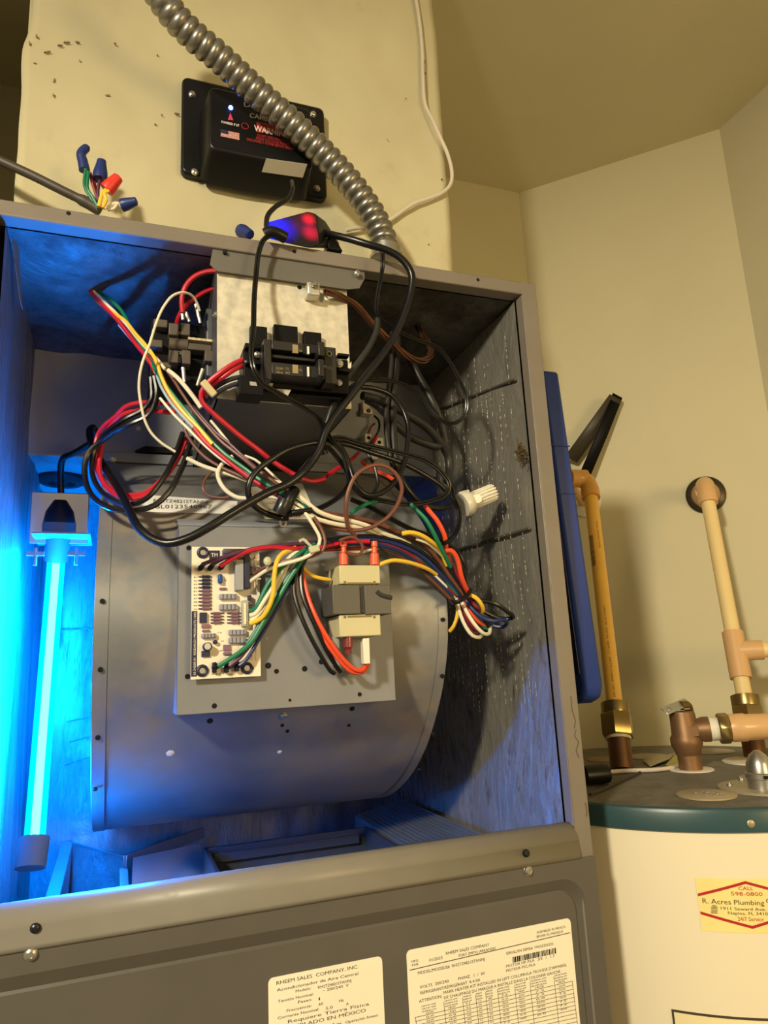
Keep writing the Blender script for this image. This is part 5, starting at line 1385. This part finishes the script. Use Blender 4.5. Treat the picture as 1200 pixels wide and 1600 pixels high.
# ------------------------------------------------------------------ loose thin wires
for lab, c, d, pts in (('thin white wire arched over the relay and hanging to the deck', 'white', 2.5, [(312, 486, .044), (308, 474, .040), (300, 462, .034), (286, 457, .026), (270, 462, .022), (254, 482, .02), (243, 508, .02), (233, 540, .02), (224, 562, .022), (219, 582, .024), (217, 605, .028), (220, 630, .032), (226, 656, .036), (236, 676, .04), (252, 692, .042), (274, 706, .044)]),
                       ('white wire crossing low behind the left loop to the bundle', 'white', 3.8, [(292, 716, .04), (312, 726, .036), (335, 734, .03), (362, 742, .024), (390, 752, .018), (420, 764, .010), (448, 776, .004)]),
                       ('white wire curled round below the coloured bundle', 'white', 3.9, [(364, 713, .02), (348, 724, .022), (340, 738, .024), (343, 752, .024), (355, 768, .02), (374, 778, .016), (400, 777, .010), (424, 776, .006), (448, 783, .002), (470, 797, 0)]),
                       ('short white wire with a free tip above the box underside', 'white', 4.0, [(262, 578, .022), (276, 589, .020), (292, 607, .018), (305, 624, .016), (314, 637, .015)]),
                       ('thin white wire crossing the dark box underside', 'white', 2.6, [(329, 657, .02), (340, 670, .018), (356, 690, .014), (372, 708, .010), (392, 728, .006), (412, 743, .004), (440, 756, .002)]),
                       ('second thin white wire reaching the thick black cord', 'white', 2.4, [(382, 712, .012), (398, 718, .010), (412, 729, .008), (428, 744, .006), (442, 757, .004)]),
                       ('pale blue wire along the lower edge of the bundle', 'sky', 2.6, [(186, 508, .085), (203, 528, .07), (226, 556, .05), (243, 582, .04), (252, 605, .032), (266, 628, .028), (283, 648, .024), (302, 668, .02)]),
                       ('brown wire in a round loop above the transformer', 'brown', 3.8, [(556, 838, 0), (545, 826, -.004), (541, 805, -.010), (541, 784, -.014), (546, 762, -.016), (557, 742, -.018), (574, 730, -.018), (592, 726, -.018), (609, 732, -.018), (622, 745, -.018), (628, 763, -.018), (623, 784, -.016), (611, 803, -.014), (594, 817, -.010), (574, 826, -.006), (550, 829, -.002), (525, 826, 0), (500, 817, .002), (480, 806, .002)]),
                       ('brown wire looping faintly over the blower top', 'brown', 2.6, [(348, 731, .03), (332, 737, .034), (320, 750, .038), (317, 764, .04), (325, 774, .036), (345, 778, .030), (366, 776, .024)]),
                       ('brown wire hanging loose left of the bundle', 'brown', 3.2, [(286, 658, .03), (291, 676, .03), (302, 694, .03), (318, 712, .028), (340, 727, .024), (368, 740, .018), (396, 752, .012), (424, 768, .006)]),
                       ('small brown wire loop at the orange terminals', 'brown', 3.0, [(530, 845, -.006), (548, 839, -.008), (560, 844, -.010), (567, 855, -.010), (563, 865, -.008), (552, 867, -.006), (540, 862, -.004)]),
                       ('green wire bit showing above the brown loop', 'green', 3.6, [(548, 802, .004), (560, 794, .004), (574, 787, .006), (590, 783, .010)]),
                       ('yellow wire leaving the transformer left side', 'yellow', 3.6, [(470, 878, .012), (474, 888, .012), (484, 897, .012), (498, 903, .012), (516, 906, .014)]),
                       ('yellow wire leaving the transformer right side', 'yellow', 3.8, [(588, 886, .004), (596, 881, 0), (611, 876, 0), (630, 877, .002), (650, 882, .006), (668, 889, .012), (682, 898, .02)])):
    tag(wire({'sky': 'pale_blue', 'dark': 'charcoal'}.get(c, c) + '_wire', pts, d, W[c]), lab, 'wire', 'single wires in the open compartment')

# ------------------------------------------------------------------ thermostat bundle from the cabinet ceiling
tb = thing('thermostat_bundle', tuple(at(122, 422, .10)), 'bundle of coloured thermostat wires from the ceiling hole to the black tie', 'wire bundle')
Y0 = .115
for c, d, pts in (('green', 4.2, [(126, 421, Y0), (136, 434, .11), (150, 452, .105), (172, 468, .09), (190, 486, .08), (206, 516, .066), (222, 542, .055), (236, 566, .045), (252, 592, .035), (276, 624, .028), (298, 650, .022), (322, 680, .018), (350, 708, .012), (384, 733, .006), (414, 755, 0), (448, 775, -.004), (474, 790, -.004), (497, 803, -.002)]),
                  ('white', 3.4, [(124, 421, Y0), (134, 438, .108), (146, 455, .10), (163, 472, .09), (182, 490, .08), (200, 510, .066), (216, 530, .055), (232, 548, .046), (246, 562, .04), (258, 577, .034)]),
                  ('red', 4.4, [(122, 421, Y0), (132, 440, .105), (146, 462, .097), (162, 478, .088), (180, 496, .078), (196, 516, .068), (214, 540, .056), (232, 562, .046), (246, 588, .04), (262, 618, .032), (280, 640, .026), (298, 662, .022), (322, 692, .016), (350, 716, .012), (378, 738, .008), (404, 756, .004), (432, 772, 0)]),
                  ('yellow', 4.0, [(120, 422, Y0), (130, 440, .11), (152, 470, .096), (176, 488, .082), (196, 502, .070), (212, 522, .056), (228, 540, .046), (242, 560, .038), (250, 582, .034), (260, 606, .03), (274, 628, .026), (292, 650, .022), (310, 668, .018), (332, 694, .014)]),
                  ('white', 3.0, [(250, 622, .034), (272, 648, .028), (292, 668, .022), (318, 694, .018), (344, 716, .014), (370, 732, .010), (398, 748, .006)]),
                  ('yellow', 3.2, [(258, 612, .034), (272, 634, .029), (290, 654, .025), (308, 672, .021), (330, 696, .017)]),
                  ('brown', 3.4, [(120, 425, Y0), (134, 450, .108), (154, 474, .1), (172, 490, .09), (192, 510, .076), (214, 532, .062), (236, 552, .05), (254, 570, .04), (270, 592, .032), (284, 614, .026), (302, 640, .02), (324, 666, .014), (346, 690, .010), (374, 712, .004), (402, 734, 0), (430, 754, -.004), (456, 776, -.004), (486, 798, -.002), (520, 815, 0), (556, 824, .002)]),
                  ('purple', 3.0, [(300, 634, .026), (316, 652, .022), (338, 676, .016), (362, 696, .010), (390, 722, .004), (418, 744, 0), (446, 766, 0), (470, 788, 0)]),
                  ('maroon', 3.0, [(230, 552, .05), (252, 582, .042), (268, 614, .036), (284, 632, .031), (304, 662, .025), (330, 696, .019), (358, 720, .014), (390, 742, .008), (422, 762, .004), (452, 785, .002)]),
                  ('purple', 3.2, [(392, 752, .008), (420, 768, .004), (446, 780, 0), (470, 796, 0)])):
    wire(c + '_conductor', pts, d * .88, W[c], tb)
# black zip tie with its bundled head
tie = thing('cable_tie', tuple(at(445, 800, -.006)), 'black cable tie clamping the coloured bundle to the blower top', 'cable tie')
MB().tube(path([(460, 766, -.006), (455, 775, -.010), (450, 786, -.010), (444, 796, -.008)]), .0052, 10).build('tie_band', M_BLK, tie)
MB().tube(path([(445, 783, -.011), (441, 792, -.011), (436, 802, -.009)]), .0066, 10).build('tie_wrap', mat('black_rib', (30, 30, 34), .3), tie)
MB().tube(path([(438, 814, .0), (440, 822, .002), (446, 822, .002), (447, 812, .0)]), .0011, 6).build('wire_hook', M_CRIMP, tie)
MB().px(455, 763, 461, 769, -.008, -.004).build('tie_tail', M_BLK, tie)

# ------------------------------------------------------------------ main harness: board to the right hand loops
hn = thing('main_harness', tuple(at(725, 990, .03)), 'tied harness of many coloured wires sweeping over the transformer to the right loops', 'wire harness')
def hw(c, d, pts, m_=None):
    return wire({'dark': 'charcoal'}.get(c, c) + '_conductor', pts, d, m_ or W[c], hn)
XM = lambda x, y, d_=0: (x, y, d_)
# upper group
hw('white', 4.2, [(460, 770, -.006), (478, 784, -.008), (497, 799, -.008), (520, 808, -.006), (548, 814, -.004), (575, 822, -.002), (596, 832, 0), (614, 839, .004), (640, 850, .012)])
hw('white', 4.2, [(448, 786, -.006), (466, 797, -.008), (482, 806, -.008), (505, 814, -.006), (530, 820, -.004), (560, 824, 0), (590, 833, .002), (618, 842, .006)])
hw('white', 2.6, [(460, 785, -.008), (472, 792, -.009), (480, 802, -.008)])
hw('white', 3.2, [(476, 800, -.010), (484, 812, -.011), (494, 828, -.012), (500, 842, -.012), (496, 855, -.012), (484, 867, -.011), (466, 875, -.008), (444, 881, -.004), (420, 889, .002), (404, 899, .008), (390, 909, .014)])
hw('brown', 3.2, [(490, 808, -.010), (502, 826, -.011), (508, 846, -.012), (504, 860, -.011), (488, 869, -.009), (466, 873, -.006), (444, 877, -.002), (420, 884, .004), (404, 892, .010), (398, 898, .014)])
hw('brown', 4.2, [(500, 800, -.004), (530, 805, -.002), (560, 810, 0), (590, 818, .002), (620, 830, .004), (640, 838, .008), (664, 852, .012), (686, 876, .018), (702, 900, .022), (718, 922, .026), (728, 940, .028)])
hw('dark', 3.8, [(560, 816, .004), (600, 828, .006), (636, 842, .010), (668, 860, .016), (694, 888, .022), (714, 918, .026), (728, 938, .028)])
hw('yellow', 4.4, [(628, 834, .0), (640, 832, -.002), (655, 835, -.002), (672, 845, .002), (684, 856, .010), (692, 868, .016), (698, 884, .02)])
hw('white', 2.8, [(650, 842, .004), (664, 847, .004), (678, 856, .010), (690, 868, .016)])
hw('green', 4.2, [(642, 788, .01), (652, 798, .006), (664, 810, .002), (674, 826, 0), (682, 842, .002), (690, 858, .006), (697, 872, .010), (704, 886, .016)])
hw('orange', 4.6, [(664, 790, .02), (672, 800, .016), (682, 812, .012), (691, 828, .012), (696, 842, .014), (697, 858, .016), (701, 872, .018), (704, 884, .02)])
hw('orange', 4.8, [(694, 862, .014), (704, 860, .010), (712, 868, .010), (717, 882, .012), (720, 898, .014), (725, 912, .018), (732, 927, .024)])
hw('maroon', 4.0, [(706, 880, .02), (714, 896, .02), (722, 912, .022), (731, 926, .026)])
hw('black', 4.2, [(694, 846, .03), (706, 856, .03), (716, 872, .03), (724, 892, .03), (728, 912, .03), (733, 926, .03)])
hw('black', 3.6, [(700, 848, .04), (716, 862, .045), (726, 884, .045), (727, 904, .04), (728, 924, .034)])
# middle group, board side to the right
hw('black', 3.8, [(488, 849, .004), (515, 843, .002), (545, 839, .002), (580, 838, .002), (612, 842, .004), (644, 854, .010), (672, 872, .016), (694, 896, .022), (712, 920, .026), (724, 938, .028)])
hw('blue', 4.2, [(484, 855, .004), (510, 846, .003), (545, 841, .003), (592, 843, .004), (632, 855, .008), (660, 870, .014), (682, 890, .018), (702, 912, .024), (720, 934, .028)])
hw('green', 3.6, [(580, 842, .006), (610, 846, .006), (640, 860, .012), (666, 878, .018), (690, 900, .022), (714, 930, .027)])
hw('blue', 3.8, [(520, 851, .005), (560, 848, .005), (600, 853, .006), (634, 866, .012), (662, 888, .018), (686, 910, .022), (708, 932, .027)])
hw('dark', 3.8, [(490, 858, .006), (530, 852, .006), (566, 849, .006), (604, 858, .008), (636, 872, .014), (664, 894, .019), (690, 918, .024), (710, 938, .028)])
hw('maroon', 3.4, [(488, 860, .008), (530, 858, .008), (566, 856, .008), (598, 850, .006), (630, 860, .010), (660, 882, .016), (688, 908, .022), (716, 936, .027)])
hw('white', 3.0, [(500, 862, .010), (530, 860, .010), (566, 862, .010), (590, 856, .008), (612, 855, .010), (640, 866, .014), (664, 886, .018), (686, 906, .021), (704, 924, .025), (716, 938, .027)])
hw('brown', 3.4, [(600, 858, .008), (630, 872, .014), (656, 890, .018), (680, 912, .022), (700, 932, .026), (710, 942, .027)])
hw('red', 4.2, [(345, 884, .013), (358, 876, .008), (376, 866, .004), (400, 858, 0), (425, 855, 0), (450, 857, 0), (474, 857, .002), (500, 855, .004), (524, 850, .004), (556, 846, .004), (578, 846, 0)])
hw('purple', 3.6, [(316, 882, .012), (332, 876, .008), (352, 870, .005), (378, 862, .003), (405, 856, .002), (440, 852, .002), (476, 848, .004), (505, 844, .004), (540, 840, .006)])
hw('purple', 3.6, [(331, 882, .013), (346, 874, .009), (368, 865, .006), (395, 858, .005), (430, 853, .004), (470, 851, .005), (510, 847, .006)])
# tails to the board
hw('green', 4.2, [(492, 850, .002), (478, 858, .0), (464, 868, 0), (448, 880, .002), (432, 896, .004), (418, 914, .006), (408, 934, .008), (400, 950, .010), (392, 956, .013)])
hw('white', 4.0, [(478, 856, .004), (462, 864, .002), (448, 876, .002), (440, 892, .004), (430, 912, .006), (420, 928, .006), (408, 946, .008), (400, 958, .010), (391, 962, .013)])
hw('white', 3.4, [(468, 862, .006), (452, 878, .006), (444, 896, .007), (434, 916, .008), (420, 938, .010), (408, 956, .010), (398, 966, .012), (391, 969, .014)])
hw('yellow', 4.2, [(462, 856, .002), (446, 862, 0), (435, 872, -.002), (430, 888, -.002), (428, 908, -.001), (427, 926, 0), (422, 944, .002), (412, 962, .006), (402, 970, .010), (390, 974, .013)])
hw('green', 4.2, [(486, 856, 0), (474, 872, 0), (462, 890, .002), (448, 912, .004), (434, 936, .006), (420, 958, .008), (406, 982, .010), (392, 1004, .010), (374, 1020, .010), (356, 1032, .011), (341, 1041, .013)])
hw('green', 3.6, [(480, 858, .006), (464, 884, .006), (446, 908, .008), (430, 932, .010), (414, 962, .012), (400, 986, .013), (386, 1006, .013)])
hw('purple', 3.4, [(480, 862, .008), (458, 896, .010), (440, 926, .012), (420, 964, .013), (402, 992, .013), (386, 1014, .012), (372, 1030, .012), (358, 1041, .013)])
hw('blue', 3.4, [(484, 862, .010), (462, 896, .012), (444, 928, .014), (424, 966, .015), (406, 996, .014), (392, 1020, .013), (382, 1034, .012), (374, 1040, .013)])
# pair and orange wires down to the transformer foot
hw('black', 4.0, [(480, 864, .004), (468, 882, .006), (461, 902, .008), (460, 926, .008), (466, 950, .006), (478, 980, .004), (492, 1008, .004), (506, 1032, .006), (516, 1048, .010), (522, 1052, .014)])
hw('black', 4.0, [(482, 866, .006), (472, 884, .008), (470, 904, .008), (473, 930, .006), (482, 954, .004), (494, 980, .003), (508, 1010, .004), (522, 1036, .008), (532, 1050, .013)])
hw('orange', 4.0, [(472, 892, .014), (476, 912, .010), (481, 932, .008), (490, 956, .004), (504, 984, .002), (522, 1012, .001), (540, 1034, .002), (554, 1046, .003), (566, 1047, .004), (573, 1036, .006)])
hw('orange', 3.6, [(468, 890, .016), (470, 914, .014), (476, 936, .010), (486, 962, .006), (500, 990, .004), (518, 1016, .003), (534, 1036, .004), (550, 1050, .005), (568, 1050, .007), (576, 1036, .009)])
# loop ends beyond the right hand tie
for c, d, pts in (('white', 3.6, [(712, 934, .028), (715, 944, .026), (720, 962, .024), (728, 980, .022), (738, 993, .022), (749, 996, .026), (754, 990, .034)]),
                  ('white', 3.6, [(719, 936, .026), (726, 950, .022), (735, 966, .018), (746, 981, .016), (756, 990, .018), (764, 990, .024), (766, 980, .032)]),
                  ('yellow', 3.8, [(712, 938, .032), (715, 950, .032), (714, 964, .032), (709, 978, .034), (703, 986, .04)]),
                  ('yellow', 4.2, [(732, 929, .022), (742, 933, .018), (750, 941, .018), (755, 952, .022), (752, 958, .03)]),
                  ('brown', 3.6, [(714, 936, .030), (720, 956, .028), (728, 974, .027), (738, 988, .028), (748, 990, .034)]),
                  ('maroon', 3.6, [(718, 936, .030), (725, 956, .026), (734, 974, .024), (744, 984, .026), (752, 982, .032)]),
                  ('orange', 3.4, [(724, 938, .028), (736, 958, .024), (748, 972, .024), (758, 978, .03)]),
                  ('maroon', 3.4, [(734, 934, .026), (740, 944, .022), (746, 950, .022), (752, 954, .028)]),
                  ('blue', 3.8, [(726, 936, .026), (738, 952, .022), (752, 964, .018), (770, 970, .016), (786, 968, .018), (792, 974, .024), (786, 980, .03), (770, 978, .036)]),
                  ('black', 4.2, [(732, 932, .028), (746, 938, .022), (762, 940, .018), (776, 944, .016), (792, 955, .018), (802, 964, .024), (794, 967, .03), (774, 964, .034), (754, 954, .036)]),
                  ('black', 3.8, [(728, 936, .03), (744, 956, .026), (758, 970, .026), (764, 982, .032), (756, 988, .04)]),
                  ('green', 3.2, [(726, 940, .03), (742, 962, .028), (756, 980, .028), (766, 984, .034)])):
    wire(c + '_conductor', pts, d, W[c], hn)
for pts, nm in (([(704, 938, .030), (710, 942, .016), (720, 938, .012), (730, 930, .014), (735, 922, .024)], 'tie_band'), ([(688, 850, .024), (696, 848, .006), (704, 844, .010), (708, 838, .03)], 'tie_band')):
    MB().tube(path(pts), .0022, 8).build(nm, M_BLK, hn)
# white zip tie at the board side
zt_ = thing('cable_tie', tuple(at(490, 860, -.012)), 'clear white cable tie round the harness left of the transformer', 'cable tie')
M_NYL = mat('natural_nylon', (206, 204, 176), .4, trans=.2)
MB().tube(path([(468, 846, -.010), (474, 843, -.012), (480, 848, -.014), (487, 855, -.013)]), .0014, 6).build('tie_tail', M_NYL, zt_)
MB().obox(at(491, 858, -.013), V(1, 0, .25), V(0, 1, 0), V(-.25, 0, 1), .0095, .004, .006).build('tie_head', M_NYL, zt_, bevel=.001)
MB().ball(at(418, 877, -.004), .0036, 12, (1, .7, 1.1)).cyl(at(418, 884, -.002), at(418, 892, .002), .0012, n=8).build('tie_mount', M_NYL, zt_)
# clear wire nut hanging on the right
cn = thing('clear_wire_nut', tuple(at(720, 790, .05)), 'clear white winged wire nut in front of the right foil liner', 'wire connector')
M_CLR = mat('clear_nut_plastic', (232, 228, 210), .3, trans=.25)
p0, p1 = at(722, 789, .05), at(771, 769, .05)
ax_ = (p1 - p0); Ln = ax_.length
MB().lathe(p0, ax_, [(0, .0128), (.003, .0138), (.009, .0132), (.013, .0096), (Ln * .6, .0086), (Ln, .0066), (Ln + .0006, .004)], 20).build('nut_body', M_CLR, cn)
b = MB(); u_ = ax_.normalized(); e1_ = u_.orthogonal().normalized(); e2_ = u_.cross(e1_)
for i in range(16):
    a = 2 * math.pi * i / 16; e = e1_ * math.cos(a) + e2_ * math.sin(a)
    b.obox(p0 + u_ * (.013 + (Ln - .013) / 2) + e * .0078, u_, e, u_.cross(e), Ln - .014, .003, .0012)
b.build('nut_rib', mat('nut_rib', (240, 236, 220), .4), cn)['kind'] = 'stuff'
MB().obox(at(727, 774, .046), V(1, 0, .3), V(0, 1, 0), V(-.3, 0, 1), .012, .003, .010).build('wing', M_CLR, cn, bevel=.001)
c = at(746.5, 779, .038)
st_ = []
for i in range(32):
    a = 2 * math.pi * i / 32; rr_ = .0052 if i % 2 else .0044
    st_.append(c + V(math.cos(a) * rr_, 0, math.sin(a) * rr_))
MB().prism(st_, (0, .004, 0)).build('wing_tip', mat('nut_rib', (240, 236, 220), .4), cn, smooth=False)
tag(wire('thin_wire', [(702, 768, .05), (708, 780, .05), (714, 796, .052), (720, 792, .05)], 2.0, W['dark']), 'thin dark wire running up to the clear wire nut', 'wire')
# bare twisted copper ground strap
P = path([(508, 456, -.002), (522, 460, .002), (540, 468, .008), (560, 481, .014), (578, 502, .02), (606, 529, .028), (632, 552, .036), (652, 563, .042), (666, 561, .048), (673, 549, .056), (668, 535, .066), (658, 520, .08), (650, 506, .095), (646, 494, .11)])
b = MB(); n = len(P)
tg = [(P[min(i + 1, n - 1)] - P[max(i - 1, 0)]).normalized() for i in range(n)]
u = tg[0].orthogonal().normalized(); fr = []
for i in range(n):
    u = (u - tg[i] * u.dot(tg[i])).normalized(); fr.append((u.copy(), tg[i].cross(u)))
for s in range(6):
    b.tube([P[i] + (fr[i][0] * math.cos(i * .16 + s * math.pi / 3) + fr[i][1] * math.sin(i * .16 + s * math.pi / 3)) * (.0024 + .0006 * math.sin(i * .3 + s)) for i in range(n)], .0013, 6)
tag(b.build('copper_ground_wire', mat('tarnished_copper', (104, 70, 52), .42, .75, var=.15)), 'twisted bare copper ground wire curling from the lug to the right', 'wire')

# ------------------------------------------------------------------ everything stands on the floor of the room
for o in list(S.objects):
    if o.parent is None and o.type in {'MESH', 'EMPTY'}:
        o.location.z += UP
    if 'base' in o: del o['base']
